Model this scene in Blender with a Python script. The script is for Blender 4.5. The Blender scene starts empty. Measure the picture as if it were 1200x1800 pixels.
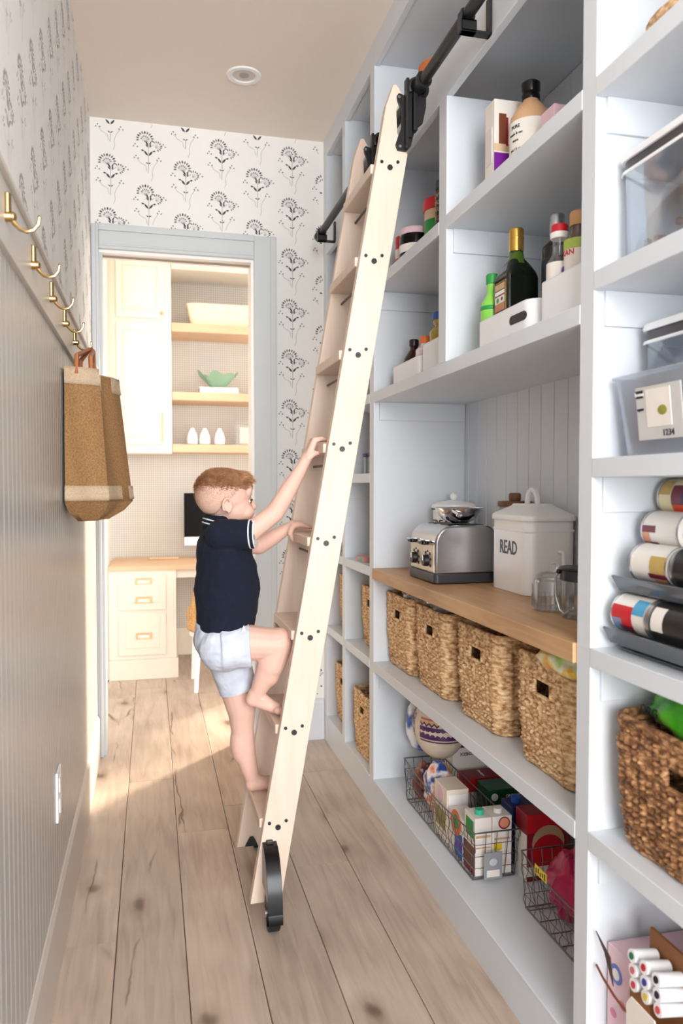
import bpy, math, random
from math import sin, cos, pi, radians as R, sqrt
from mathutils import Vector, Matrix, noise
random.seed(7)
SC = bpy.context.scene
COL = SC.collection
# ---------------------------------------------------------------- camera, light, exposure
cd = bpy.data.cameras.new('camera'); cam = bpy.data.objects.new('camera', cd); COL.objects.link(cam)
cam.location = (0, 0, 1.15)
cam.rotation_euler = (R(90 - 1.909), 0, R(-13.896))
cd.sensor_fit = 'HORIZONTAL'; cd.sensor_width = 24; cd.lens = 27.0; cd.clip_start = .02
cd.dof.use_dof = True; cd.dof.focus_distance = 2.15; cd.dof.aperture_fstop = 4.5
SC.camera = cam
SC.view_settings.view_transform = 'Standard'; SC.view_settings.look = 'None'
SC.view_settings.gamma = 1; SC.view_settings.exposure = 0.95; SC.view_settings.use_curve_mapping = False
w = bpy.data.worlds.new('daylight'); SC.world = w; w.use_nodes = True
w.node_tree.nodes['Background'].inputs[0].default_value = (.92, .96, 1, 1)
w.node_tree.nodes['Background'].inputs[1].default_value = 1.4
def area(name, loc, target, sx, sy, power, col=(1, 1, 1)):
    l = bpy.data.lights.new(name, 'AREA'); l.shape = 'RECTANGLE'; l.size = sx; l.size_y = sy; l.energy = power; l.color = col
    o = bpy.data.objects.new(name, l); COL.objects.link(o); o.location = loc
    o.rotation_euler = (Vector(target) - Vector(loc)).to_track_quat('-Z', 'Y').to_euler()
    return o
area('window_light_behind', (0.1, -2.6, 1.65), (.45, 3, 1.1), 2.4, 2.2, 145, (.97, .985, 1.0))
area('office_window_light', (2.35, 5.20, 1.45), (.9, 4.0, 1.1), 1.4, 1.9, 27, (1.0, .93, .85))
sl = bpy.data.lights.new('low_sun', 'SUN'); sl.energy = 6.5; sl.angle = R(5); sl.color = (1.0, .84, .66)
so = bpy.data.objects.new('low_sun', sl); COL.objects.link(so); so.rotation_euler = Vector((-.69, -.72, -.30)).to_track_quat('-Z', 'Y').to_euler()
area('office_fill_light', (.4, 4.3, 2.66), (.4, 4.3, 0), 1.6, 1.2, 3.5, (1.0, .93, .84))  # unseen fill lamp added below the office ceiling to brighten that room
# ---------------------------------------------------------------- materials
def lin(c): return tuple(((x / 255) / 12.92 if x / 255 <= .04045 else (((x / 255) + .055) / 1.055) ** 2.4) for x in c) + (1,)
MC = {}
def M(name, c, rough=.5, metal=0, var=.03, scale=30, bump=0, trans=0, alpha=1, sss=0, coat=0, stretch=(1, 1, 1), spec=None):
    if name in MC: return MC[name]
    m = bpy.data.materials.new(name); m.use_nodes = True; nt = m.node_tree; N = nt.nodes; L = nt.links
    b = N['Principled BSDF']
    b.inputs['Roughness'].default_value = rough; b.inputs['Metallic'].default_value = metal
    b.inputs['Transmission Weight'].default_value = trans; b.inputs['Alpha'].default_value = alpha
    b.inputs['Coat Weight'].default_value = coat
    if spec is not None: b.inputs['Specular IOR Level'].default_value = spec
    if sss:
        b.inputs['Subsurface Weight'].default_value = sss; b.inputs['Subsurface Scale'].default_value = .01
        b.inputs['Subsurface Radius'].default_value = (1, .35, .2)
    tc = N.new('ShaderNodeTexCoord'); mp = N.new('ShaderNodeMapping'); mp.inputs['Scale'].default_value = stretch
    nz = N.new('ShaderNodeTexNoise'); nz.inputs['Scale'].default_value = scale; nz.inputs['Detail'].default_value = 4
    L.new(tc.outputs['Object'], mp.inputs[0]); L.new(mp.outputs[0], nz.inputs[0])
    mx = N.new('ShaderNodeMixRGB'); l = lin(c)
    mx.inputs[1].default_value = tuple(x * (1 - var * 2) for x in l[:3]) + (1,); mx.inputs[2].default_value = tuple(min(1, x * (1 + var * 2)) for x in l[:3]) + (1,)
    L.new(nz.outputs['Fac'], mx.inputs[0]); L.new(mx.outputs[0], b.inputs['Base Color'])
    if bump:
        bp = N.new('ShaderNodeBump'); bp.inputs['Strength'].default_value = bump; bp.inputs['Distance'].default_value = .002
        L.new(nz.outputs['Fac'], bp.inputs['Height']); L.new(bp.outputs[0], b.inputs['Normal'])
    MC[name] = m; return m
def ramp(N, stops):
    r = N.new('ShaderNodeValToRGB'); e = r.color_ramp.elements
    while len(e) < len(stops): e.new(.5)
    for k, (p, c) in enumerate(stops): e[k].position = p; e[k].color = lin(c)
    return r
def wood(name, stops, axis='Y', rough=.5, knots=True, scale=1.0, rnd=True):
    m = bpy.data.materials.new(name); m.use_nodes = True; nt = m.node_tree; N = nt.nodes; L = nt.links; b = N['Principled BSDF']
    b.inputs['Roughness'].default_value = rough
    tc = N.new('ShaderNodeTexCoord'); oi = N.new('ShaderNodeObjectInfo'); ad = N.new('ShaderNodeVectorMath'); ad.operation = 'ADD'
    ml = N.new('ShaderNodeMath'); ml.operation = 'MULTIPLY'; ml.inputs[1].default_value = 37
    L.new(oi.outputs['Random'], ml.inputs[0]); L.new(tc.outputs['Object'], ad.inputs[0]); L.new(ml.outputs[0], ad.inputs[1])
    mp = N.new('ShaderNodeMapping'); st = {'X': (.09, 1, 1), 'Y': (1, .09, 1), 'Z': (1, 1, .09)}[axis]
    mp.inputs['Scale'].default_value = tuple(s * scale for s in st); L.new(ad.outputs[0], mp.inputs[0])
    n1 = N.new('ShaderNodeTexNoise'); n1.inputs['Scale'].default_value = 42; n1.inputs['Detail'].default_value = 6; n1.inputs['Distortion'].default_value = .8
    L.new(mp.outputs[0], n1.inputs[0])
    n2 = N.new('ShaderNodeTexNoise'); n2.inputs['Scale'].default_value = 3.5 * scale; n2.inputs['Detail'].default_value = 2; L.new(ad.outputs[0], n2.inputs[0])
    mm = N.new('ShaderNodeMath'); mm.operation = 'MULTIPLY_ADD'; mm.inputs[1].default_value = .55; L.new(n1.outputs['Fac'], mm.inputs[0])
    m2 = N.new('ShaderNodeMath'); m2.operation = 'MULTIPLY'; m2.inputs[1].default_value = .45; L.new(n2.outputs['Fac'], m2.inputs[0]); L.new(m2.outputs[0], mm.inputs[2])
    rp = ramp(N, stops); L.new(mm.outputs[0], rp.inputs[0]); out = rp.outputs[0]
    if rnd:
        hv = N.new('ShaderNodeHueSaturation'); mr = N.new('ShaderNodeMapRange'); mr.inputs['To Min'].default_value = .88; mr.inputs['To Max'].default_value = 1.06
        L.new(oi.outputs['Random'], mr.inputs[0]); L.new(mr.outputs[0], hv.inputs['Value']); L.new(out, hv.inputs['Color']); out = hv.outputs[0]
    if knots:
        mpk = N.new('ShaderNodeMapping'); mpk.inputs['Scale'].default_value = (1, .55, 1) if axis == 'Y' else (1, 1, 1); L.new(ad.outputs[0], mpk.inputs[0])
        nd = N.new('ShaderNodeTexNoise'); nd.inputs['Scale'].default_value = 14; L.new(mpk.outputs[0], nd.inputs[0])
        va = N.new('ShaderNodeVectorMath'); va.operation = 'MULTIPLY_ADD'; va.inputs[1].default_value = (.045, .045, .045); L.new(nd.outputs['Color'], va.inputs[0]); L.new(mpk.outputs[0], va.inputs[2])
        vo = N.new('ShaderNodeTexVoronoi'); vo.voronoi_dimensions = '2D'; vo.inputs['Scale'].default_value = 3.0; L.new(va.outputs[0], vo.inputs[0])
        rk = ramp(N, [(0, (104, 88, 80)), (.030, (140, 124, 114)), (.065, (222, 216, 212)), (.15, (255, 255, 255))]); L.new(vo.outputs['Distance'], rk.inputs[0])
        # long drying cracks
        mpc = N.new('ShaderNodeMapping'); mpc.inputs['Scale'].default_value = (1, .22, 1); L.new(va.outputs[0], mpc.inputs[0])
        vc = N.new('ShaderNodeTexVoronoi'); vc.voronoi_dimensions = '2D'; vc.feature = 'DISTANCE_TO_EDGE'; vc.inputs['Scale'].default_value = 3.2; L.new(mpc.outputs[0], vc.inputs[0])
        rc = ramp(N, [(0, (128, 108, 96)), (.006, (205, 195, 188)), (.014, (255, 255, 255))]); L.new(vc.outputs['Distance'], rc.inputs[0])
        nm = N.new('ShaderNodeTexNoise'); nm.inputs['Scale'].default_value = 2.4; L.new(ad.outputs[0], nm.inputs[0])
        rm = ramp(N, [(.54, (0, 0, 0)), (.62, (255, 255, 255))]); L.new(nm.outputs['Fac'], rm.inputs[0])
        x1 = N.new('ShaderNodeMixRGB'); x1.blend_type = 'MULTIPLY'; x1.inputs[0].default_value = .85; L.new(out, x1.inputs[1]); L.new(rk.outputs[0], x1.inputs[2])
        x2 = N.new('ShaderNodeMixRGB'); x2.blend_type = 'MULTIPLY'; L.new(rm.outputs[0], x2.inputs[0]); L.new(x1.outputs[0], x2.inputs[1]); L.new(rc.outputs[0], x2.inputs[2]); out = x2.outputs[0]
    L.new(out, b.inputs['Base Color'])
    bp = N.new('ShaderNodeBump'); bp.inputs['Strength'].default_value = .15; bp.inputs['Distance'].default_value = .001
    L.new(n1.outputs['Fac'], bp.inputs['Height']); L.new(bp.outputs[0], b.inputs['Normal'])
    MC[name] = m; return m
def speck(name, stops, scale=60, stretch=(1, 1, 1), rough=.7, bump=.4, dist=.003, kind='noise', trans=0):
    if name in MC: return MC[name]
    m = bpy.data.materials.new(name); m.use_nodes = True; nt = m.node_tree; N = nt.nodes; L = nt.links; b = N['Principled BSDF']
    b.inputs['Roughness'].default_value = rough; b.inputs['Transmission Weight'].default_value = trans
    tc = N.new('ShaderNodeTexCoord'); mp = N.new('ShaderNodeMapping'); mp.inputs['Scale'].default_value = stretch; L.new(tc.outputs['Object'], mp.inputs[0])
    if kind == 'noise':
        t = N.new('ShaderNodeTexNoise'); t.inputs['Detail'].default_value = 5; f = 'Fac'
    else:
        t = N.new('ShaderNodeTexVoronoi'); f = 'Distance' if kind == 'vor' else 'Color'
    t.inputs['Scale'].default_value = scale; L.new(mp.outputs[0], t.inputs[0])
    rp = ramp(N, stops); L.new(t.outputs[f], rp.inputs[0]); L.new(rp.outputs[0], b.inputs['Base Color'])
    if bump:
        bp = N.new('ShaderNodeBump'); bp.inputs['Strength'].default_value = bump; bp.inputs['Distance'].default_value = dist
        L.new(t.outputs[f], bp.inputs['Height']); L.new(bp.outputs[0], b.inputs['Normal'])
    MC[name] = m; return m
def clearmat(name, tint=(255, 255, 255), gloss=.16, dens=.0):
    m = bpy.data.materials.new(name); m.use_nodes = True; nt = m.node_tree; N = nt.nodes; L = nt.links
    for n in list(N):
        if n.type != 'OUTPUT_MATERIAL': N.remove(n)
    o = [n for n in N][0]; tr = N.new('ShaderNodeBsdfTransparent'); tr.inputs[0].default_value = lin(tint)
    gl = N.new('ShaderNodeBsdfGlossy'); gl.inputs['Roughness'].default_value = .08; gl.inputs[0].default_value = (.95, .97, 1, 1)
    lw = N.new('ShaderNodeLayerWeight'); lw.inputs[0].default_value = .35
    mr = N.new('ShaderNodeMapRange'); mr.inputs['To Min'].default_value = gloss * .4; mr.inputs['To Max'].default_value = min(1, gloss * 4)
    L.new(lw.outputs['Fresnel'], mr.inputs[0])
    mx = N.new('ShaderNodeMixShader'); L.new(mr.outputs[0], mx.inputs[0]); L.new(tr.outputs[0], mx.inputs[1]); L.new(gl.outputs[0], mx.inputs[2])
    last = mx
    if dens:
        df = N.new('ShaderNodeBsdfDiffuse'); df.inputs[0].default_value = lin(tint); m2 = N.new('ShaderNodeMixShader'); m2.inputs[0].default_value = dens
        L.new(mx.outputs[0], m2.inputs[1]); L.new(df.outputs[0], m2.inputs[2]); last = m2
    L.new(last.outputs[0], o.inputs[0]); MC[name] = m; return m
CLEAR = clearmat('clear_plastic', (248, 250, 252), .10)
CLEAR2 = clearmat('cloudy_plastic', (232, 236, 242), .12, .22)
GLASS = clearmat('clear_glass', (246, 248, 248), .15)
FILM = clearmat('plastic_film', (238, 240, 244), .35, .35)
GREENGL = clearmat('green_glass', (196, 226, 205), .3, .25)
CAB = M('cabinet_paint', (218, 223, 229), .42, var=.008)
CEIL = M('ceiling_paint', (242, 230, 218), .8, var=.008)
LEFTP = M('wainscot_paint', (172, 170, 167), .28, var=.008)
TRIML = M('trim_paint_pale', (205, 198, 190), .35, var=.008)
CASE = M('casing_paint', (202, 206, 207), .4, var=.008)
WALLP = M('wallpaper_ground', (242, 239, 235), .75, var=.008)
WHITE = M('white_gloss', (246, 244, 242), .3, var=.006)
WHITEP = M('white_plastic', (242, 242, 244), .4, var=.006)
CREAM = M('cream_cabinet', (226, 216, 200), .45, var=.006)
BLACK = M('black_metal', (22, 22, 24), .38, var=.05)
BLACKG = M('black_gloss', (6, 6, 8), .25, var=.02, spec=.3)
BRASS = M('brass', (188, 160, 112), .25, 1)
STEEL = M('brushed_steel', (196, 196, 200), .26, 1, var=.05, scale=40, stretch=(1, 1, 14))
CHROME = M('chrome', (220, 220, 224), .12, 1)
WIRE = M('dark_wire', (120, 118, 118), .35, .9)
INK = M('ink', (30, 30, 36), .5)
PRINT = M('wallpaper_print_dark', (62, 62, 66), .7)
PRINT2 = M('wallpaper_print_grey', (128, 126, 123), .7)
PRINTF = M('wallpaper_print_faded', (186, 181, 175), .7)
FLOORW = wood('oak_floor', [(.30, (160, 140, 126)), (.50, (189, 169, 153)), (.70, (206, 188, 172))], 'Y', .38)
OAK = wood('oak_counter', [(.25, (166, 122, 80)), (.5, (196, 152, 108)), (.75, (214, 176, 132))], 'Y', .45, knots=False, rnd=False)
OAKX = wood('oak_shelf', [(.25, (200, 162, 126)), (.5, (214, 178, 142)), (.75, (222, 190, 156))], 'X', .5, knots=False, rnd=False)
MAPLE = wood('pale_maple', [(.25, (214, 188, 168)), (.5, (225, 202, 184)), (.75, (232, 212, 196))], 'Z', .45, knots=False, rnd=False)
def basket_mat(name, dark, mid, light):
    return speck(name, [(.34, dark), (.5, mid), (.64, light)], 60, (1, 1, 2.0), .65, .5, .003)
BK1 = basket_mat('seagrass', (148, 104, 64), (212, 170, 122), (240, 208, 164))
BK2 = basket_mat('dark_seagrass', (78, 48, 28), (142, 97, 60), (200, 152, 106))
# ---------------------------------------------------------------- mesh builder
class B:
    def __init__(s): s.v = []; s.f = []; s.mi = []
    def add(s, vs, fs, m=0):
        o = len(s.v); s.v += [tuple(v) for v in vs]; s.f += [tuple(i + o for i in f) for f in fs]; s.mi += [m] * len(fs); return s
    def box(s, x0, x1, y0, y1, z0, z1, m=0):
        return s.add([(x0, y0, z0), (x1, y0, z0), (x1, y1, z0), (x0, y1, z0), (x0, y0, z1), (x1, y0, z1), (x1, y1, z1), (x0, y1, z1)],
                     [(0, 3, 2, 1), (4, 5, 6, 7), (0, 1, 5, 4), (1, 2, 6, 5), (2, 3, 7, 6), (3, 0, 4, 7)], m)
    def quad(s, a, b, c, d, m=0): return s.add([a, b, c, d], [(0, 1, 2, 3)], m)
    def prism(s, poly, axis, a, b, m=0):
        n = len(poly)
        def P(p, t): return {'X': (t, p[0], p[1]), 'Y': (p[0], t, p[1]), 'Z': (p[0], p[1], t)}[axis]
        vs = [P(p, a) for p in poly] + [P(p, b) for p in poly]
        fs = [tuple(range(n)), tuple(range(2 * n - 1, n - 1, -1))] + [((i + 1) % n, i, n + i, n + (i + 1) % n) for i in range(n)]
        return s.add(vs, fs, m)
    def cyl(s, p0, p1, r0, r1=None, n=16, m=0, cap=True):
        if r1 is None: r1 = r0
        p0 = Vector(p0); p1 = Vector(p1); d = (p1 - p0).normalized(); q = d.to_track_quat('Z', 'Y')
        vs = []
        for p, r in ((p0, r0), (p1, r1)):
            for k in range(n): vs.append(p + q @ Vector((r * cos(2 * pi * k / n), r * sin(2 * pi * k / n), 0)))
        fs = [(k, (k + 1) % n, n + (k + 1) % n, n + k) for k in range(n)]
        if cap: fs += [tuple(range(n - 1, -1, -1)), tuple(range(n, 2 * n))]
        return s.add(vs, fs, m)
    def tube(s, pts, r, n=6, m=0, closed=False):
        pts = [Vector(p) for p in pts]; k0 = len(pts); vs = []
        up = None
        for i, p in enumerate(pts):
            a = pts[i - 1] if (i > 0 or closed) else p; b = pts[(i + 1) % k0] if (i < k0 - 1 or closed) else p
            d = (b - a).normalized()
            if up is None: up = d.orthogonal().normalized()
            up = (up - d * up.dot(d)).normalized(); sd = d.cross(up)
            rr = r[i] if isinstance(r, (list, tuple)) else r
            for k in range(n): vs.append(p + (up * cos(2 * pi * k / n) + sd * sin(2 * pi * k / n)) * rr)
        fs = []
        for i in range(k0 if closed else k0 - 1):
            j = (i + 1) % k0
            fs += [(i * n + k, i * n + (k + 1) % n, j * n + (k + 1) % n, j * n + k) for k in range(n)]
        if not closed: fs += [tuple(range(n - 1, -1, -1)), tuple(range((k0 - 1) * n, k0 * n))]
        return s.add(vs, fs, m)
    def lathe(s, prof, c=(0, 0), n=24, m=0, sx=1, sy=1):
        vs = []; fs = []; K = len(prof)
        for r, z in prof:
            for k in range(n): vs.append((c[0] + sx * r * cos(2 * pi * k / n), c[1] + sy * r * sin(2 * pi * k / n), z))
        for i in range(K - 1): fs += [(i * n + k, i * n + (k + 1) % n, (i + 1) * n + (k + 1) % n, (i + 1) * n + k) for k in range(n)]
        if prof[0][0] > 1e-5: fs.append(tuple(range(n - 1, -1, -1)))
        if prof[-1][0] > 1e-5: fs.append(tuple(range((K - 1) * n, K * n)))
        return s.add(vs, fs, m)
    def ell(s, c, r, n=16, m=0, rot=None, fn=None):
        vs = []; K = n // 2; mt = rot or Matrix.Identity(3)
        for i in range(K + 1):
            t = pi * i / K
            for k in range(n):
                p = Vector((r[0] * sin(t) * cos(2 * pi * k / n), r[1] * sin(t) * sin(2 * pi * k / n), -r[2] * cos(t)))
                if fn: p = fn(p)
                p = mt @ p; vs.append((c[0] + p.x, c[1] + p.y, c[2] + p.z))
        fs = [(i * n + k, i * n + (k + 1) % n, (i + 1) * n + (k + 1) % n, (i + 1) * n + k) for i in range(K) for k in range(n)]
        return s.add(vs, fs, m)
    def rc(s, p0, p1, r0, r1):   # tapered limb with round ends
        s.cyl(p0, p1, r0, r1, 16); s.ell(p0, (r0, r0, r0), 16); s.ell(p1, (r1, r1, r1), 16); return s
    def rbox(s, x0, x1, y0, y1, z0, z1, r=.01, m=0, n=4):  # rounded vertical corners
        poly = []
        for cx, cy, a0 in ((x1 - r, y1 - r, 0), (x0 + r, y1 - r, 90), (x0 + r, y0 + r, 180), (x1 - r, y0 + r, 270)):
            for k in range(n + 1): a = R(a0 + 90 * k / n); poly.append((cx + r * cos(a), cy + r * sin(a)))
        return s.prism(poly, 'Z', z0, z1, m)
    def mesh(s, name, mats):
        me = bpy.data.meshes.new(name); me.from_pydata(s.v, [], s.f); me.validate()
        for m in (mats if isinstance(mats, (list, tuple)) else [mats]): me.materials.append(m)
        if len(me.polygons) == len(s.mi): me.polygons.foreach_set('material_index', s.mi)
        return me
    def obj(s, name, mats, parent=None, smooth=False, bevel=0, loc=None, kind=None, label=None):
        me = s.mesh(name, mats)
        import bmesh
        bm = bmesh.new(); bm.from_mesh(me); bmesh.ops.recalc_face_normals(bm, faces=bm.faces); bm.to_mesh(me); bm.free()
        if smooth:
            me.polygons.foreach_set('use_smooth', [True] * len(me.polygons)); me.set_sharp_from_angle(angle=R(40))
        o = bpy.data.objects.new(name, me); COL.objects.link(o)
        if parent: o.parent = parent
        if loc: o.location = loc
        if smooth and len(me.polygons) < 420:
            wn = o.modifiers.new('normals', 'WEIGHTED_NORMAL'); wn.keep_sharp = True
        if bevel:
            b = o.modifiers.new('bevel', 'BEVEL'); b.width = bevel; b.segments = 2; b.limit_method = 'ANGLE'
        if kind: o['kind'] = kind
        if label: o['label'] = label
        return o
def thing(name, label, cat, loc=(0, 0, 0), rz=0, group=None):
    o = bpy.data.objects.new(name, None); COL.objects.link(o); o.empty_display_size = .05
    o.location = loc; o.rotation_euler = (0, 0, rz); o['label'] = label; o['category'] = cat
    if group: o['group'] = group
    return o
def tag(o, label, cat, group=None):
    o['label'] = label; o['category'] = cat
    if group: o['group'] = group
    return o
def struct(o): o['kind'] = 'structure'; return o
def dup(root, loc, label, group=None, rz=None):
    r = root.copy(); COL.objects.link(r); r.location = loc; r['label'] = label
    if rz is not None: r.rotation_euler = (0, 0, rz)
    if group: r['group'] = group
    for ch in list(root.children):
        c = ch.copy(); COL.objects.link(c); c.parent = r
        for g in ch.children: d = g.copy(); COL.objects.link(d); d.parent = c
    return r
def text(s, size, parent, loc, mat, face='-X', name='lettering', curve=None, depth=.0006, sx=1.0, rz=0):
    cu = bpy.data.curves.new(name, 'FONT'); cu.body = s; cu.size = size; cu.extrude = depth; cu.align_x = 'CENTER'; cu.align_y = 'CENTER'; cu.resolution_u = 2; cu.offset = size * .012
    to = bpy.data.objects.new(name, cu); COL.objects.link(to); dg = bpy.context.evaluated_depsgraph_get(); dg.update()
    me = bpy.data.meshes.new_from_object(to.evaluated_get(dg)); bpy.data.objects.remove(to)
    for v in me.vertices:
        x, y, z = v.co.x * sx, v.co.y, v.co.z
        if curve:
            a = x / curve; rr = curve + z; base = {'-X': pi, '-Y': -pi / 2}[face] + rz
            v.co = (rr * cos(base + a), rr * sin(base + a), y)
        elif face == '-X': v.co = (-z, -x, y)
        elif face == '-Y': v.co = (x, -z, y)
        elif face == '+Z': v.co = (y, -x, z)
    me.materials.clear(); me.materials.append(mat)
    for p in me.polygons: p.material_index = 0
    o = bpy.data.objects.new(name, me); COL.objects.link(o); o.parent = parent; o.location = loc; return o
# ---------------------------------------------------------------- room shell
YF = 3.396; XL = -.236; XF = .757; XB = 1.10; CH = 2.684
fl = struct(B().box(XL - .05, 1.2, -1.2, YF + .05, -.05, -.013).box(-1.5, 3.3, YF + .05, 5.4, -.05, -.013).obj('floor', M('subfloor', (142, 120, 104), .8)))
def plank(x0, x1, y0, y1):
    g = .0009
    B().prism([(x0 + g, -.012), (x1 - g, -.012), (x1 - g, -.0012), (x1 - g - .0015, 0), (x0 + g + .0015, 0), (x0 + g, -.0012)], 'Y', y0 + g, y1 - g).obj('plank', FLOORW, fl)
W = .1685
joints = {0: [1.987], 1: [.9, 3.06], 2: [1.3, 2.567], 3: [.5, 2.75], 4: [2.25], 5: [1.45, 3.0]}
for k in range(6):
    x0 = -.2625 + W * k; x1 = x0 + W
    ys = [-1.2] + joints[k] + [YF - .02 - .0 * k]
    ys = ys[:-1] + ([4.3 + .17 * (k % 3)] if True else []) + [5.35]
    for a, b in zip(ys[:-1], ys[1:]): plank(max(x0, XL - .02), XF + .012 if k == 5 else x1, a, b)
for k in list(range(-7, 0)) + list(range(6, 21)):
    x0 = -.2625 + W * k + (.0 if k < 0 else 0); a = YF + .12
    for ya, yb in ((a, 4.0 + .31 * (k % 4)), (4.0 + .31 * (k % 4), 5.35)): plank(x0 + (.022 if k == 6 else 0), x0 + W, ya, yb)
ceil = struct(B().box(XL - .1, 1.2, -1.2, YF + .1, CH, CH + .05).box(-1.5, 3.4, YF + .1, 5.42, CH, CH + .05).obj('ceiling', CEIL))
wl = struct(B().box(XL - .1, XL, -1.2, YF + .1, 0, CH).obj('wall_left', WALLP))
wr = struct(B().box(XB + .02, XB + .1, -1.2, YF + .1, 0, CH).obj('wall_right', WALLP))
OX0, OX1, OZ = -.205, .443, 2.142
wb = struct(B().box(XL, OX0, YF, YF + .1, 0, CH).box(OX1, 1.2, YF, YF + .1, 0, CH).box(OX0, OX1, YF, YF + .1, OZ, CH).obj('wall_back', WALLP))
struct(B().box(-1.5, 1.55, 5.33, 5.42, 0, CH).box(1.55, 3.3, 5.33, 5.42, 0, .25).box(1.55, 3.3, 5.33, 5.42, 2.5, CH).obj('wall_office_back', None or speck('office_dots', [(0, (0, 0, 0)), (1, (0, 0, 0))])))
# dotted wallpaper of the office
dm = MC['office_dots']; nt = dm.node_tree; N = nt.nodes; L = nt.links; b = N['Principled BSDF']
for n in list(N):
    if n.type not in ('BSDF_PRINCIPLED', 'OUTPUT_MATERIAL'): N.remove(n)
b.inputs['Roughness'].default_value = .8
tc = N.new('ShaderNodeTexCoord'); sp = N.new('ShaderNodeSeparateXYZ'); L.new(tc.outputs['Object'], sp.inputs[0])
def mth(op, a, bb=None, v=None):
    n = N.new('ShaderNodeMath'); n.operation = op
    for i, q in enumerate((a, bb)):
        if q is None: continue
        if isinstance(q, (int, float)): n.inputs[i].default_value = q
        else: L.new(q, n.inputs[i])
    return n.outputs[0]
K_ = 2 * pi / .03
sa = mth('SINE', mth('MULTIPLY', mth('ADD', sp.outputs['X'], sp.outputs['Z']), K_)); sb = mth('SINE', mth('MULTIPLY', mth('SUBTRACT', sp.outputs['X'], sp.outputs['Z']), K_))
rr = ramp(N, [(.25, (196, 190, 182)), (.6, (234, 229, 221))]); L.new(mth('MULTIPLY', sa, sb), rr.inputs[0]); L.new(rr.outputs[0], b.inputs['Base Color'])
wf = struct(bpy.data.objects.new('window_1', None)); COL.objects.link(wf)
for x in (1.55, 2.40, 3.25): B().box(x, x + .05, 5.35, 5.40, .25, 2.5).obj('window_post', MC.get('cream_cabinet'), wf)
B().box(1.55, 3.3, 5.35, 5.40, .25, .30).box(1.55, 3.3, 5.35, 5.40, 2.45, 2.5).obj('window_frame', MC.get('cream_cabinet'), wf)
struct(B().box(-1.6, -1.5, YF, 5.4, 0, CH).obj('wall_office_left', M('office_paint', (236, 228, 214), .8)))
struct(B().box(3.3, 3.4, YF, 5.42, 0, CH).obj('wall_office_right', MC['office_paint']))
# wallpaper flower print: thin printed shapes on the paper
def motif(b, P, k=1.0, fade=False):
    def leaf(x, z, a, l, wd, m):
        ca, sa_ = cos(a), sin(a); pts = []
        for t, s_ in ((0, 0), (.35, .5), (.7, .42), (1, 0), (.7, -.42), (.35, -.5)):
            u = t * l; v = s_ * wd; pts.append(P(x + (u * ca - v * sa_), z + (u * sa_ + v * ca)))
        b.add(pts, [tuple(range(6))], m)
    def line(pts, wd, m):
        for (x0, z0), (x1, z1) in zip(pts[:-1], pts[1:]):
            dx, dz = x1 - x0, z1 - z0; l = sqrt(dx * dx + dz * dz); nx, nz = -dz / l * wd, dx / l * wd
            b.add([P(x0 + nx, z0 + nz), P(x1 + nx, z1 + nz), P(x1 - nx, z1 - nz), P(x0 - nx, z0 - nz)], [(0, 1, 2, 3)], m)
    D, G = (0, 1)
    for i in range(11):                      # big flower head: petals on fine stalks
        a = R(-10 + i * 20); line([(-.011, .058), (-.012 + .018 * cos(a), .068 + .017 * sin(a))], .0003, G); leaf(-.012 + .021 * cos(a), .068 + .019 * sin(a), a, .013, .0062, D if i in (2, 5, 8) else G)
    for i in range(6): a = R(15 + i * 30); leaf(-.012 + .010 * cos(a), .067 + .009 * sin(a), a, .0075, .0046, G)
    for i in range(8):                       # side head
        a = R(-70 + i * 27); line([(.026, .040), (.030 + .010 * cos(a), .046 + .009 * sin(a))], .0003, G); leaf(.030 + .012 * cos(a), .046 + .011 * sin(a), a, .010, .0052, G)
    line([(-.008, .066), (0, .05), (.001, -.02), (-.001, -.055)], .0007, G)
    line([(.02, .05), (.003, .038)], .0007, G)
    for sx in (-1, 1):
        leaf(.001 * sx, .008, R(90 - sx * 40), .024, .0075, D); leaf(.0155 * sx, .025, R(90 - sx * 75), .012, .006, D)
        leaf(0, -.022, R(90 - sx * 62), .011, .004, D)
    leaf(0, .045, R(120), .02, .006, D); leaf(.004, .05, R(60), .014, .005, D); leaf(0, .04, R(135), .014, .005, D); leaf(.006, .04, R(80), .014, .006, D)
    for cx, cz in ((-.045, .005), (.038, .002), (.055, .055), (-.048, .048)):
        for ox, oz in ((0, 0), (.008, -.009), (-.006, -.008)): leaf(cx + ox - .003, cz + oz, 0, .006, .006, G)
    line([(-.042, -.004), (-.03, -.02), (-.01, -.03), (-.006, -.05)], .0005, G)
    line([(.036, -.006), (.02, -.03), (.014, -.05), (.016, -.07), (.01, -.085)], .0005, G)
wp = B()
for i in range(8):
    for j in range(-1, 13):
        x = -.155 + i * .154; z = 2.430 - j * .222 + (.108 if i % 2 else 0)
        if x > .86: continue
        def P(a, c, x=x, z=z): return (x + a * 1.12, YF - .0006, z + c * 1.12)
        t = B(); motif(t, P)
        for f, m in zip(t.f, t.mi):
            vs = [t.v[q] for q in f]
            if all(v[2] < CH - .002 and v[0] > XL + .002 and v[2] > .2 and (v[2] > OZ + .1 or v[0] > .545) and v[0] < XF - .002 for v in vs): wp.add(vs, [tuple(range(len(vs)))], m)
wp.obj('wallpaper_print', [PRINT, PRINT2], wb, kind='stuff')
wp = B()
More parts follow.
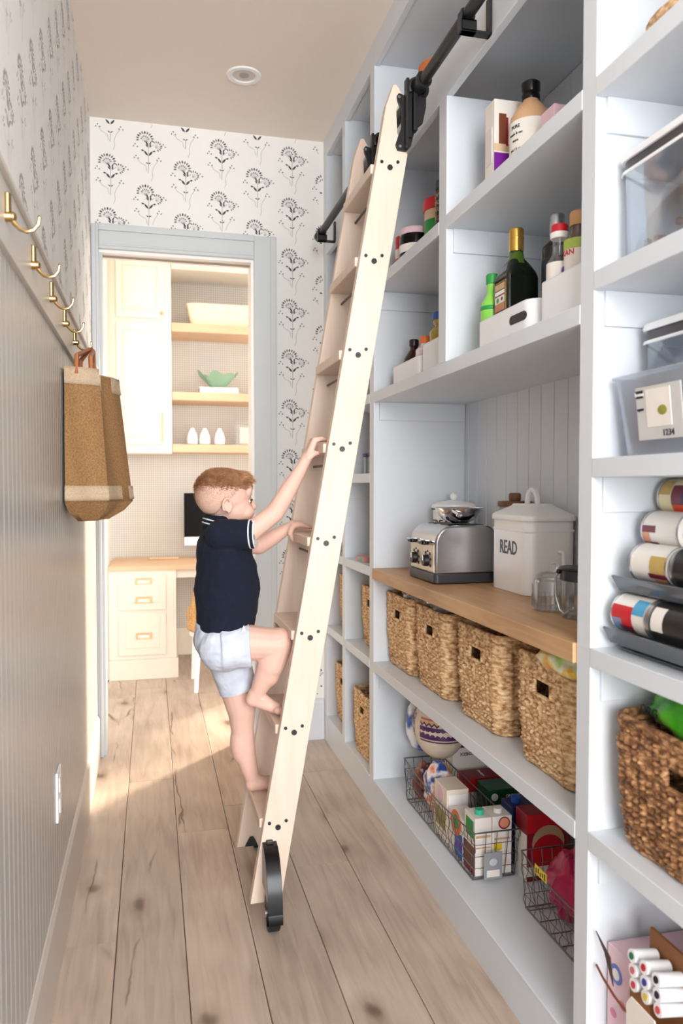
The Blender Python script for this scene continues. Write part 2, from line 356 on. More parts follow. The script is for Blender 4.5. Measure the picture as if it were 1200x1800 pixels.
for i in range(30):
    for j in range(-1, 6):
        y = 3.3 - i * .154; z = 2.430 - j * .222 + (.108 if i % 2 else 0)
        def P(a, c, y=y, z=z): return (XL + .0006, y + a, z + c)
        t = B(); motif(t, P)
        for f, m in zip(t.f, t.mi):
            vs = [t.v[q] for q in f]
            if all(v[2] < CH - .002 and v[2] > 1.634 and v[1] < YF - .002 for v in vs): wp.add(vs, [tuple(range(len(vs)))], 0)
wp.obj('wallpaper_print', [PRINTF], wl, kind='stuff')
# left wall: beadboard, hook board, baseboard
bb_ = B(); pts = [(0, 0)]; y = -1.2; P_ = []
while y < YF - .001:
    P_ += [(XL + .010, y), (XL + .010, y + .030), (XL + .0091, y + .0340), (XL + .0099, y + .0355), (XL + .0091, y + .0370)]; y += .0405
P_ = [(min(p[0], 9), min(p[1], YF)) for p in P_]
vs = [(p[0], p[1], .185) for p in P_] + [(p[0], p[1], 1.535) for p in P_]; n = len(P_)
bb_.add(vs, [(i, i + 1, n + i + 1, n + i) for i in range(n - 1)])
bb_.add([(XL, -1.2, .185), (XL + .01, -1.2, .185), (XL + .01, -1.2, 1.535), (XL, -1.2, 1.535)], [(0, 1, 2, 3)])
bb_.obj('beadboard', LEFTP, wl, kind='stuff')
struct(B().box(XL, XL + .019, -1.2, YF, 1.523, 1.628).box(XL, XL + .027, -1.2, YF, 1.628, 1.638).obj('trim_1', TRIML, bevel=.002))
struct(B().prism([(XL, 0), (XL + .018, 0), (XL + .018, .168), (XL + .012, .182), (XL, .190)], 'Y', -1.2, YF).obj('baseboard_left', TRIML))
struct(B().prism([(YF, 0), (YF - .016, 0), (YF - .016, .168), (YF - .010, .180), (YF, .186)], 'X', .545, XF - .001).obj('baseboard_back', CAB))
struct(B().box(.14, 1.55, 5.315, 5.33, 0, .187).obj('baseboard_office', CREAM, bevel=.003))
# door casing
d1 = struct(bpy.data.objects.new('door_1', None)); COL.objects.link(d1)
B().box(OX1, OX1 + .097, YF - .02, YF, 0, OZ + .1).box(OX1 + .07, OX1 + .097, YF - .028, YF - .02, 0, OZ + .1).obj('casing', CASE, d1, bevel=.003)
B().box(XL + .001, OX0, YF - .02, YF, 0, OZ + .1).box(OX0 - .012, OX0, YF - .026, YF - .02, 0, OZ + .1).obj('casing', CASE, d1, bevel=.003)
B().box(OX0, OX1, YF - .02, YF, OZ, OZ + .1).box(OX0, OX1, YF - .028, YF - .02, OZ + .073, OZ + .1).box(OX0, OX1, YF - .024, YF - .02, OZ + .012, OZ + .02).obj('casing', CASE, d1, bevel=.003)
B().box(OX1 - .012, OX1, YF - .0004, YF + .101, 0, OZ - .0122).obj('jamb', WHITE, d1); B().box(OX0, OX0 + .012, YF - .0004, YF + .101, 0, OZ - .0122).obj('jamb', CASE, d1)
B().box(OX0, OX1, YF - .0004, YF + .101, OZ - .012, OZ - .0003).obj('head_jamb', WHITE, d1); B().box(OX0 + .012, OX1 - .012, YF + .045, YF + .055, OZ - .018, OZ - .012).obj('stop', M('stop_shade', (150, 130, 112), .6), d1)
# recessed ceiling light
t = thing('recessed_light', 'round white recessed light in the beige ceiling', 'ceiling light', (.348, 2.92, CH))
B().lathe([(.042, -.001), (.046, -.006), (.062, -.006), (.066, -.001)], n=32).obj('trim_ring', WHITE, t, True)
B().lathe([(0, -.0015), (.043, -.0015), (.043, -.0005), (0, -.0005)], n=32).obj('lens', M('lamp_lens', (214, 205, 196), .4), t, True)
B().lathe([(0, -.003), (.018, -.003), (.018, -.001), (0, -.001)], n=20).obj('bulb', M('lamp_bulb', (170, 160, 152), .4), t, True)
# brass wall hooks
def hook(y, label):
    t = thing('coat_hook', label, 'hook', (XL + .019, y, 1.57), 0, 'brass hooks on the left wall')
    B().lathe([(0, .002), (.006, .0), (.006, .035), (.004, .037), (0, .037)], n=12).obj('plate', BRASS, t, True, loc=(.003, 0, .0))
    B().cyl((0, 0, 0), (.010, 0, 0), .0085, .0075).ell((.011, 0, 0), (.006, .008, .008), 12).obj('stem', BRASS, t, True)
    pts = [(.008, 0, 0)] + [(.026 - .019 * cos(a) + .004, 0, -.016 - .012 * sin(a)) for a in [R(q) for q in range(20, 200, 15)]] + [(.050, 0, -.003), (.048, 0, .003)]
    B().tube([(.008, 0, 0), (.013, 0, -.010), (.021, 0, -.018), (.031, 0, -.021), (.041, 0, -.018), (.048, 0, -.009), (.050, 0, .002)], [.0042, .0038, .0034, .0032, .003, .003, .0028], 8).ell((.050, 0, .003), (.003, .003, .003), 8).obj('hook_arm', BRASS, t, True)
    return t
h0 = hook(1.30, 'brass coat hook nearest the camera, cut by the left edge')
for y, l in ((1.57, 'second brass coat hook from the front, on the pale board'), (1.84, 'third brass coat hook from the front, middle of the row'), (2.11, 'fourth brass coat hook, the one just before the jute bag'), (2.38, 'farthest brass coat hook, holding the jute bag')):
    dup(h0, (XL + .019, y, 1.57), l, 'brass hooks on the left wall')
t = thing('wall_outlet', 'white outlet plate low on the left beadboard wall', 'outlet', (XL + .010, 1.94, .41))
B().box(0, .006, -.035, .035, -.06, .06).obj('cover_plate', WHITE, t, bevel=.002)
for s_ in (-.025, .025): B().rbox(.006, .0085, -.016, .016, s_ - .017, s_ + .017, .001).obj('socket', WHITEP, t)
# ---------------------------------------------------------------- pantry cabinets
D = dict(D0=(3.335, YF - .001), D1=(3.005, 3.05), D2=(2.592, 2.645), D3=(1.917, 1.971), D4=(1.215, 1.26), D5=(.45, .5))
def unit(label, ya, yb, divs, shelves, cols, boards=False):
    t = thing('pantry_cabinet', label, 'cabinet', (0, 0, 0), 0, 'built-in pantry cabinets')
    for d, z0, z1 in divs:
        a, b_ = D[d] if isinstance(d, str) else d; B().box(XF + .0008, XB, a, b_, z0, z1).obj('divider', CAB, t, bevel=.0015)
    for (a, b_, z1, th) in shelves:
        B().box(XF, XB, a, b_, z1 - th, z1).obj('shelf', CAB, t, bevel=.0015)
        if z1 > .2:
            for yy, s_ in ((b_, -1), (a, 1)):
                B().box(XF + .02, XB - .002, min(yy, yy + s_ * .007), max(yy, yy + s_ * .007), z1 - th - .062, z1 - th).obj('cleat', CAB, t, bevel=.001)
    B().box(XF + .001, XB, ya, yb, 0, .10).obj('plinth', CAB, t)
    B().box(XF, XF + .02, ya, yb, 2.173, 2.28).obj('rail_board', CAB, t, bevel=.0015)
    B().box(XF + .02, XB, ya, yb, 2.26, 2.28).obj('top_shelf', CAB, t)
    B().box(XF + .02, XB, ya, yb, 2.606, 2.622).obj('top_panel', CAB, t)
    B().box(XF, XF + .02, ya, yb, 2.60, CH).obj('cornice', CAB, t, bevel=.0015)
    if boards:
        y = ya; 
        while y < yb - .001:
            B().box(XB, XB + .012, y + .0012, min(y + .0745, yb) - .0012, .1, 2.26).obj('back_board', CAB, t, bevel=.003); y += .0745
        B().box(XB, XB + .012, ya, yb, 2.262, CH).obj('back_panel', CAB, t)
        B().box(XB + .012, XB + .018, ya, yb, .1, 2.26).obj('back_panel', CAB, t)
    else: B().box(XB, XB + .018, ya, yb, 0, CH).obj('back_panel', CAB, t)
    return t
H5 = [.53, .862, 1.197, 1.48, 1.863]
U1 = unit('narrow blue-grey shelf unit farthest away, against the flowered wall', 3.005, YF - .001, [('D0', 0, CH), ('D1', 0, CH)], [(3.05, 3.335, z, .034) for z in H5] + [(3.05, 3.335, .12, .02)], 1)
U2 = unit('narrow blue-grey shelf unit between the far end and the counter bay', 2.592, 3.005, [('D2', 0, CH)], [(2.645, 3.005, z, .034) for z in H5] + [(2.645, 3.005, .108, .008)], 1)
U3 = unit('wide blue-grey shelf unit with the wooden counter and toaster', 1.215, 2.592, [('D4', 0, CH), ('D3', 1.48, 2.173)],
          [(1.26, 2.592, .53, .034), (1.26, 2.592, 1.48, .036), (1.971, 2.592, 1.863, .036), (1.26, 1.917, 1.863, .036), (1.26, 2.592, .108, .008)], 1, True)
U4 = unit('blue-grey shelf unit nearest the camera, at the right edge', .45, 1.215, [('D5', 0, CH)], [(.5, 1.215, z, .034) for z in (.53, .862, 1.20, 1.528, 1.863)] + [(.5, 1.215, .108, .008)], 1)
tag(B().box(XF - .006, XB - .001, 1.262, 2.590, .824, .862).obj('countertop', OAK, bevel=.002), 'oak plank countertop under the toaster and bread bin', 'countertop')
# ladder rail
t = thing('ladder_rail', 'black metal rail running along the top of the shelves', 'rail', (.700, 2.2, 2.212))
B().cyl((0, 1.02, 0), (0, -2.2, 0), .0145, n=20).obj('rod', BLACK, t, True)
B().cyl((0, 1.04, 0), (0, 1.02, 0), .019, n=20).obj('end_cap', BLACK, t, True)
for y in (.97, -.55, -1.9):
    b_ = B(); b_.box(-.017, .017, y - .011, y + .011, -.018, -.012).box(-.017, .057, y - .011, y + .011, -.040, -.034).box(-.019, -.014, y - .011, y + .011, -.040, .006).box(.050, .057, y - .011, y + .011, -.040, .045).box(-.02, .02, y - .011, y + .011, -.04, -.012)
    b_.tube([(.0, y, .016), (-.012, y, .012), (-.017, y, 0), (-.012, y, -.012), (0, y, -.017), (.012, y, -.012), (.017, y, 0), (.012, y, .012)], .004, 6, closed=True)
    b_.obj('bracket', BLACK, t, bevel=.002)
# ---------------------------------------------------------------- ladder
t = thing('rolling_ladder', 'tall pale wood library ladder leaning on the black rail, boy climbing it', 'ladder', (.3, 2.0, 0))
S_ = .1747; Lx = lambda z: .246 + (z - .042) * S_ - .3; Rx = lambda z: Lx(z) + .083
for y in (0, .33):
    poly = [(Lx(.042), .042), (Rx(.042), .042), (Rx(2.045), 2.045), (Rx(2.05) - .030, 2.10), (Rx(2.05) - .033, 2.16), (Rx(2.05) - .014, 2.20), (.348, 2.228), (.338, 2.226), (Lx(2.168), 2.168)]
    B().prism(poly, 'Y', y, y + .028).obj('stile', MAPLE, t, bevel=.002)
for k in range(8):
    z = .242 + .252 * k; cx = Lx(z) + .0395
    B().box(cx - .0465, cx + .0465, .026, .332, z - .010, z + .016).obj('tread', MAPLE, t, bevel=.003)
    B().cyl((cx - .008, .02, z - .040), (cx - .008, .34, z - .040), .0035, n=10).obj('tie_rod', BLACK, t, True)
    for ys in (-.0025, .0 + .358):
        b_ = B(); b_.cyl((cx, ys, z), (cx, ys + .0025, z), .0075, n=16).cyl((cx, ys - .001 if ys < 0 else ys + .0025, z), (cx, ys if ys < 0 else ys + .0035, z), .0045, n=6)
        b_.obj('bolt', BLACK, t)
        for dx in (-.023, .022): B().cyl((cx + dx, ys, z + .013 + (.003 if dx > 0 else 0)), (cx + dx, ys + .0022, z + .013 + (.003 if dx > 0 else 0)), .0045, n=12).obj('screw', BLACK, t)
for y0, s_ in ((-.006, -1), (.324, -1)):
    pl = [(.346, 2.195), (.352, 2.203), (.372, 2.198), (.378, 2.232), (.396, 2.232), (.400, 2.12), (.386, 2.066), (.372, 2.05), (.348, 2.052), (.343, 2.066), (.349, 2.085), (.358, 2.11), (.360, 2.14), (.356, 2.165), (.348, 2.182)]
    k_ = B().prism(pl, 'Y', y0, y0 + .006).obj('bracket', BLACK, t, bevel=.001)
    b_ = B().box(.366, .374, y0 - .022, y0, 2.056, 2.235).box(.386, .398, y0 - .022, y0, 2.10, 2.228).box(.374, .386, y0 - .012, y0, 2.085, 2.235)
    b_.prism([(.386, 2.10), (.412, 2.12), (.422, 2.165), (.422, 2.190), (.386, 2.190)], 'Y', y0 - .02, y0 - .008).obj('rib', BLACK, k_, bevel=.0015)
    b_ = B(); yc = y0 - .016
    b_.tube([(.400 + .0245 * cos(a), yc, 2.212 + .0245 * sin(a)) for a in [R(q) for q in range(-60, 211, 18)]], .007, 8).cyl((.400, yc - .024, 2.236), (.400, yc + .014, 2.236), .010, n=16).cyl((.400, yc - .05, 2.212), (.400, yc - .038, 2.212), .021, n=18).cyl((.4, yc - .04, 2.212), (.4, yc + .02, 2.212), .018, n=18)
    b_.obj('roller', BLACK, t, True)
    for px, pz in ((.352, 2.192), (.355, 2.062)): B().cyl((px, y0 - .002, pz), (px, y0, pz), .004, n=10).obj('screw', STEEL, k_)
# floor wheel of the near stile and the far one
def wheel(y, x0, s_):
    out = [(y - s_ * (.012 + .094 * sin(a)), .046 + (.158 * cos(a) if a < pi / 2 else .03 * cos(a))) for a in [R(q) for q in range(0, 121, 8)]]
    inn = [(y - s_ * (.056 + .052 * sin(a)), .046 + .052 * cos(a)) for a in [R(q) for q in range(100, -1, -10)]] + [(y, .098)]
    h = B().prism([(y, .206)] + out + inn, 'X', x0 - .019, x0 + .019).obj('wheel_fender', BLACKG, t, True, bevel=.006)
    B().prism([(x0 - .018, .15), (x0 + .018, .15), (x0 + .016, .19), (x0 + .008, .212), (x0 - .008, .212), (x0 - .016, .19)], 'Y', min(y, y - s_ * .012), max(y, y - s_ * .012)).obj('mount', BLACK, h, bevel=.002)
    B().cyl((x0 - .015, y - s_ * .056, .046), (x0 + .015, y - s_ * .056, .046), .046, n=28).obj('wheel', M('wheel_rubber', (24, 24, 26), .5), t, True, bevel=.004)
    B().cyl((x0 - .02, y - s_ * .056, .046), (x0 + .02, y - s_ * .056, .046), .012, n=14).obj('axle', STEEL, t, True)
wheel(0, -.003, 1); wheel(.358, .02, -1)
B().prism([(-.030, .045), (.010, .045), (.004, .060), (-.004, .074), (-.014, .074), (-.022, .060)], 'Y', .322, .330).obj('foot_plate', BLACK, t, bevel=.002)
# ---------------------------------------------------------------- boy
SKIN = M('skin', (230, 188, 171), .5, var=.035, scale=14, sss=.25, spec=.3)
NAVY = speck('navy_cloth', [(.3, (5, 14, 34)), (.7, (10, 20, 42))], 40, rough=.95, bump=.25, dist=.002)
SHORT = speck('grey_shorts_cloth', [(.3, (196, 202, 216)), (.7, (220, 224, 234))], 22, rough=.85, bump=.6, dist=.004)
HAIR = speck('auburn_hair', [(.3, (120, 78, 48)), (.7, (178, 126, 84))], 60, (1, 1, 1), .7, .2, .001)
BUZZ = speck('short_blond_hair', [(.3, (218, 176, 152)), (.7, (228, 188, 168))], 160, rough=.75, bump=.15, dist=.0006)
boy = thing('person', 'young boy in a navy polo and pale shorts climbing the ladder barefoot', 'person', (.2, 2.17, .262))
O = Vector((.2, 2.17, .262))
def rel(p): return tuple(Vector(p) - O)
class BB(B):
    def r_(s, a, b, ra, rb): return s.rc(rel(a), rel(b), ra, rb)
    def e_(s, c, r, rot=None, fn=None): return s.ell(rel(c), r, 20, rot=rot, fn=fn)
def rem(o, vox=.003, sm=6, fac=.5):
    m = o.modifiers.new('remesh', 'REMESH'); m.mode = 'VOXEL'; m.voxel_size = vox; m.use_smooth_shade = True
    m = o.modifiers.new('smooth', 'SMOOTH'); m.iterations = sm; m.factor = fac
    return o
b = BB()
# torso, neck, head
b.e_((.196, 2.17, .725), (.078, .092, .072)).e_((.208, 2.17, .85), (.074, .086, .10)).e_((.202, 2.17, .965), (.066, .092, .085)).e_((.192, 2.17, 1.025), (.048, .105, .034))
b.r_((.188, 2.17, 1.02), (.200, 2.17, 1.085), .034, .034)
HR = Matrix.Rotation(R(9), 3, 'Z')
def hd(x, y, z):   # head frame: origin at the centre of the skull, +X is the way the face looks
    v = HR @ Vector((x, y, z)); return (.200 + v.x, 2.17 + v.y, 1.118 + v.z)
b.e_(hd(-.004, 0, .010), (.079, .067, .068), HR).e_(hd(.026, 0, -.026), (.050, .056, .058), HR).e_(hd(.034, 0, -.060), (.034, .038, .026), HR)
b.e_(hd(.050, -.032, -.040), (.026, .020, .024)).e_(hd(.050, .032, -.040), (.026, .020, .024))          # cheeks
b.e_(hd(.058, 0, .020), (.018, .048, .026), HR)                                                      # brow
b.r_(hd(.070, 0, .000), hd(.084, 0, -.027), .0065, .0095).e_(hd(.079, -.008, -.031), (.006, .006, .0055)).e_(hd(.079, .008, -.031), (.006, .006, .0055))   # nose
b.e_(hd(.068, 0, -.047), (.012, .019, .006), HR).e_(hd(.067, 0, -.055), (.011, .016, .006), HR).e_(hd(.062, 0, -.073), (.013, .016, .010), HR)   # lips, chin
b.e_(hd(.02, 0, -.055), (.055, .036, .020), HR)
# arms
def arm(sh, mid, el, wr, k):
    b.r_(sh, mid, .031, .029).r_(mid, el, .028, .026).r_(el, ((el[0] + wr[0]) / 2, (el[1] + wr[1]) / 2, (el[2] + wr[2]) / 2), .026, .0235).r_(((el[0] + wr[0]) / 2, (el[1] + wr[1]) / 2, (el[2] + wr[2]) / 2), wr, .0235, .0165)
arm((.178, 2.085, 1.022), (.262, 2.068, 1.030), (.325, 2.068, 1.078), (.403, 2.090, 1.200), 0)
arm((.198, 2.255, 1.008), (.25, 2.275, .980), (.312, 2.288, .972), (.396, 2.262, 1.026), 0)
# hands: palm, four fingers over the tread edge, thumb from the side of the palm
def hand(wr, palm, kn, tips, th0, th1, th2):
    b.r_(wr, palm, .0155, .0165)
    for q in (-.015, -.005, .005, .015): b.r_((palm[0], palm[1] + q * .7, palm[2]), (kn[0], kn[1] + q, kn[2]), .0105, .0092)
    for i, q in enumerate((-.0165, -.0055, .0055, .0165)):
        l = (.86, 1.0, .96, .76)[i]; a = Vector((kn[0], kn[1] + q, kn[2])); m_ = Vector((tips[0][0], tips[0][1] + q * 1.12, tips[0][2])); e = Vector((tips[1][0], tips[1][1] + q * 1.12, tips[1][2]))
        m_ = a + (m_ - a) * l; e = m_ + (e - Vector((tips[0][0], tips[0][1] + q * 1.12, tips[0][2]))) * l
        b.r_(a, m_, .0078, .0070).r_(m_, e, .0068, .0056)
    b.r_(th0, th1, .0095, .0080).r_(th1, th2, .0078, .0062)
hand((.403, 2.090, 1.200), (.421, 2.098, 1.232), (.440, 2.103, 1.278), ((.462, 2.106, 1.2835), (.482, 2.108, 1.2805)), (.420, 2.084, 1.228), (.436, 2.082, 1.240), (.452, 2.088, 1.2425))
hand((.396, 2.262, 1.026), (.410, 2.262, 1.034), (.430, 2.262, 1.037), ((.450, 2.262, 1.030), (.468, 2.262, 1.0265)), (.405, 2.246, 1.028), (.397, 2.241, 1.010), (.408, 2.243, .990))
# right leg, bent, foot on the second tread
b.r_((.200, 2.118, .722), (.335, 2.100, .712), .056, .044).r_((.338, 2.100, .716), (.318, 2.104, .655), .043, .040).r_((.318, 2.104, .655), (.282, 2.116, .575), .039, .0215)
b.e_((.312, 2.106, .640), (.036, .034, .048))
def foot(an, he, ball, toe, up, sgn):
    b.r_(an, he, .0205, .0195).r_(he, ball, .0175, .0165).r_(an, ball, .0195, .0125)
    for i in range(5):
        q = (-.020 + .010 * i) * sgn; l = (1.0, .93, .84, .72, .6)[i]; r_ = (.0085, .0068, .0064, .006, .0055)[i]
        a = Vector((ball[0], ball[1] - q, ball[2] - .002)); e = Vector((toe[0], toe[1] - q * 1.05, toe[2])); e = a + (e - a) * l
        b.r_((a[0], a[1], a[2]), e, r_ + .002, r_)
foot((.276, 2.117, .572), (.268, 2.120, .556), (.334, 2.108, .531), (.366, 2.104, .5215), 0, -1)
# left leg, standing on the first tread
b.r_((.205, 2.215, .690), (.250, 2.218, .500), .058, .042).r_((.250, 2.218, .500), (.251, 2.220, .455), .041, .035).e_((.246, 2.221, .405), (.031, .033, .062)).r_((.251, 2.220, .455), (.262, 2.221, .36), .034, .029).r_((.262, 2.221, .36), (.280, 2.220, .295), .030, .0215)
foot((.284, 2.219, .290), (.279, 2.216, .279), (.326, 2.212, .278), (.352, 2.210, .2685), 0, -1)
body = rem(b.obj('body', SKIN, boy), .0028, 7)
# ears, eyes, mouth, brow
for sy in (-1, 1):
    e = BB(); c = hd(-.012, sy * .066, -.022)
    pts = [hd(-.012 + .013 * cos(a), sy * (.066 + .006 * (1 - cos(a))), -.020 + .019 * sin(a)) for a in [R(q) for q in range(-80, 250, 22)]]
    e.tube([rel(p) for p in pts], .0036, 8).ell(rel(c), (.010, .004, .014), 12, rot=HR).ell(rel(hd(-.006, sy * .064, -.036)), (.006, .004, .006), 10)
    rem(e.obj('ear', SKIN, boy), .0016, 3)
    e = BB(); e.e_(hd(.0600, sy * .027, -.010), (.0078, .011, .0060)); eo = e.obj('eye', M('eye_white', (238, 232, 230), .2), boy, True)
    e = BB(); e.e_(hd(.0655, sy * .028, -.0112), (.0035, .0062, .0052)); e.obj('iris', M('iris_brown', (40, 28, 26), .15), eo, True)
    e = BB(); e.tube([rel(hd(.0625 + .0085 * cos(R(q)), sy * (.028 + .0125 * sin(R(q))), -.0045 - .0022 * abs(sin(R(q))))) for q in range(-85, 86, 17)], .0019, 6); e.obj('eyelash', M('lash', (70, 44, 36), .6), boy, True)
    e = BB(); e.tube([rel(hd(.073 - .00022 * q * 1.0 - .004, sy * (.014 + .0009 * q), .011 + .003 * sin(R(q * 8)))) for q in range(0, 22, 3)], .0017, 6); e.obj('eyebrow', M('brow', (186, 138, 108), .7), boy, True)
e = BB(); e.e_(hd(.0755, 0, -.0505), (.0045, .0135, .0035), HR); e.obj('lips', M('lips', (206, 130, 122), .4), boy, True)
# hair: clipped sides hug the skull, longer swept top
def hb(p): return p
def scalp(a, t_, off):   # a around, t_ from the crown down; skull ellipsoid of the head
    return (-.004 + (.079 + off) * sin(t_) * cos(a), (.067 + off) * sin(t_) * sin(a), .010 + (.068 + off) * cos(t_))
def shell(lim, off0, nm, mat, par, lab=None, n_=44):
    e = BB(); m_ = n_ * 2; vs = [scalp(2 * pi * k / m_, pi * i / n_, off0) for i in range(n_ + 1) for k in range(m_)]; fs = []
    for i in range(n_):
        for k in range(m_):
            q = [i * m_ + k, i * m_ + (k + 1) % m_, (i + 1) * m_ + (k + 1) % m_, (i + 1) * m_ + k]
            c = [sum(vs[v][d] for v in q) / 4 for d in range(3)]
            if c[2] > lim(c): fs.append(tuple(q))
    e.add([rel(hd(*v)) for v in vs], fs); o = e.obj(nm, mat, par, True, label=lab); so = o.modifiers.new('s', 'SOLIDIFY'); so.thickness = .002; so.offset = -1; return o
def low(c): return (.040 if c[0] > .035 else .040 - (.035 - c[0]) * 1.15) if c[0] > -.012 else max(-.046, -.014 + (c[0] + .012) * 1.2)
def top(c): return .036 + .10 * max(0, c[0] - .03) - .04 * max(0, -c[0] - .02)
ho = shell(low, .0010, 'hair', BUZZ, boy, 'clipped blond sides and swept auburn top')
shell(top, .0035, 'hair_top', HAIR, ho)
def strands(N_, cond, lmin, lmax, mat, w_, seed, liftk):
    e = B(); rs = random.Random(seed); n = 0
    while n < N_:
        a = rs.uniform(0, 2 * pi); t_ = math.acos(rs.uniform(-.6, 1)); p = Vector(scalp(a, t_, .002))
        if not cond(p, rs): continue
        n += 1; nr = Vector((p.x + .004, p.y, p.z - .010)).normalized(); f = min(1, max(0, (p.x + .06) / .13)); h = min(1, max(0, (p.z - .02) / .05))
        l = rs.uniform(lmin, lmax) * (.35 + .65 * h + 1.1 * max(0, f - .6) * h) * (1 - .45 * min(1, max(0, (p.z - .066) / .014)) * (f < .75))
        fwd = Vector((1, rs.uniform(-.25, .25) - p.y * 2, .15)); d_ = (fwd - nr * fwd.dot(nr)) * (.9 if h > .1 else .35) + nr * liftk * (.6 + .6 * rs.random()) + Vector((0, 0, -.35 * (1 - h)))
        d_ = d_.normalized() * l; p1 = p + d_ * .55 + nr * .0015; p2 = p + d_
        sd = d_.cross(nr).normalized() * w_; up = nr * w_
        e.add([rel(hd(*q)) for q in (p - sd, p + sd, p + up, p1 - sd * .8, p1 + sd * .8, p1 + up * .8, p2)], [(0, 1, 4, 3), (1, 2, 5, 4), (2, 0, 3, 5), (3, 4, 6), (4, 5, 6), (5, 3, 6)])
    e.obj('hair_strand', mat, ho, kind='stuff')
strands(4200, lambda p, r_: p.z > top(p) - .008 + r_.uniform(-.009, .010), .012, .021, HAIR, .0007, 3, .5)
for q_ in range(2): strands(380, lambda p, r_: p.x > .030 and p.z > .048, .026, .036, (HAIR, speck('hair_light', [(.3, (170, 118, 76)), (.7, (206, 158, 112))], 60, rough=.7, bump=.1))[q_], .0008, 20 + q_, .55)
strands(2400, lambda p, r_: low(p) + .004 < p.z < top(p) + .004 and r_.random() < max(0, (p.z + .020) / .045), .003, .006, HAIR, .00035, 4, .3)
# shirt
b = BB()
b.e_((.204, 2.17, .86), (.092, .101, .115)).e_((.198, 2.17, .965), (.079, .104, .092)).e_((.190, 2.17, 1.020), (.055, .112, .040))
vs = []; n_ = 28
def ring(cx, cz, rx, ry, tilt=0, cy=2.17): return [rel((cx + rx * cos(a), cy + ry * sin(a), cz + tilt * cos(a))) for a in [2 * pi * k / n_ for k in range(n_)]]
rings = [ring(.200, .752, .080, .096, .004), ring(.204, .80, .086, .099), ring(.208, .86, .091, .100), ring(.204, .93, .083, .100), ring(.196, 1.0, .066, .106)]
b.add([p for r_ in rings for p in r_], [(i * n_ + k, i * n_ + (k + 1) % n_, (i + 1) * n_ + (k + 1) % n_, (i + 1) * n_ + k) for i in range(4) for k in range(n_)] + [tuple(range(n_ - 1, -1, -1)), tuple(range(4 * n_, 5 * n_))])
b.cyl(rel((.178, 2.096, 1.018)), rel((.272, 2.066, 1.022)), .043, .0385, 24).e_((.182, 2.095, 1.018), (.043, .043, .043))
b.cyl(rel((.196, 2.244, 1.006)), rel((.256, 2.278, .978)), .043, .038, 24).e_((.198, 2.244, 1.006), (.043, .043, .042))
rnd = random.Random(5)
b.r_((.182, 2.17, 1.03), (.190, 2.17, 1.050), .05, .041)
sh = rem(b.obj('shirt', NAVY, boy), .003, 5)
dx_ = sh.modifiers.new('folds', 'DISPLACE'); tx_ = bpy.data.textures.new('folds', 'CLOUDS'); tx_.noise_scale = .045; dx_.texture = tx_; dx_.strength = .007; dx_.mid_level = .5
def cuff(p, d, r, name, mat, wid=.0035, par=sh):
    p = Vector(p); d = Vector(d).normalized(); q = BB(); q.cyl(rel(p), rel(p + d * wid), r, n=28); q.obj(name, mat, par, True)
dn = (.094, -.030, .004)
for off, nm, mt, wd in ((0, 'sleeve_stripe', WHITE, .0036), (.0065, 'sleeve_band', NAVY, .002), (.0125, 'sleeve_stripe', WHITE, .003)):
    v = Vector(dn).normalized(); cuff(Vector((.258, 2.0705, 1.0214)) + v * off, v, .0402 - off * .03, nm, mt, wd)
for r_, z, mt, nm in ((.0475, 1.070, NAVY, 'collar'), (.0490, 1.0645, WHITE, 'collar_stripe'), (.0498, 1.059, NAVY, 'collar_band'), (.0512, 1.0535, WHITE, 'collar_stripe'), (.0515, 1.047, NAVY, 'collar_band')):
    q = BB(); q.tube([rel((.189 + r_ * cos(a), 2.17 + r_ * 1.02 * sin(a), z - .016 - .012 * cos(a) * 1.1)) for a in [2 * pi * k / 32 for k in range(32)]], .0038 if mt is NAVY else .0022, 8, closed=True); q.obj(nm, mt, sh, True)
# shorts
b = BB()
b.e_((.196, 2.17, .722), (.088, .100, .070))
b.cyl(rel((.196, 2.17, .70)), rel((.2, 2.17, .765)), .080, .084, 28)
b.cyl(rel((.188, 2.118, .708)), rel((.262, 2.108, .712)), .068, .060, 28).e_((.188, 2.12, .705), (.068, .064, .066))
b.cyl(rel((.204, 2.218, .69)), rel((.240, 2.217, .562)), .066, .054, 28)
so_ = rem(b.obj('shorts', SHORT, boy), .003, 5)
dx_ = so_.modifiers.new('folds', 'DISPLACE'); dx_.texture = tx_; dx_.strength = .009; dx_.mid_level = .5
for p, d, r in (((.256, 2.109, .7115), (.074, -.01, .004), .0608), ((.2385, 2.217, .567), (.036, 0, -.128), .055)):
    cuff(p, d, r, 'hem', SHORT, .006, so_)
b = BB(); b.prism([rel((.225, 0, .742))[::2], rel((.250, 0, .742))[::2], rel((.240, 0, .775))[::2]], 'Y', -.101, -.097); b.obj('shirt_tail_slit', SHORT, so_)
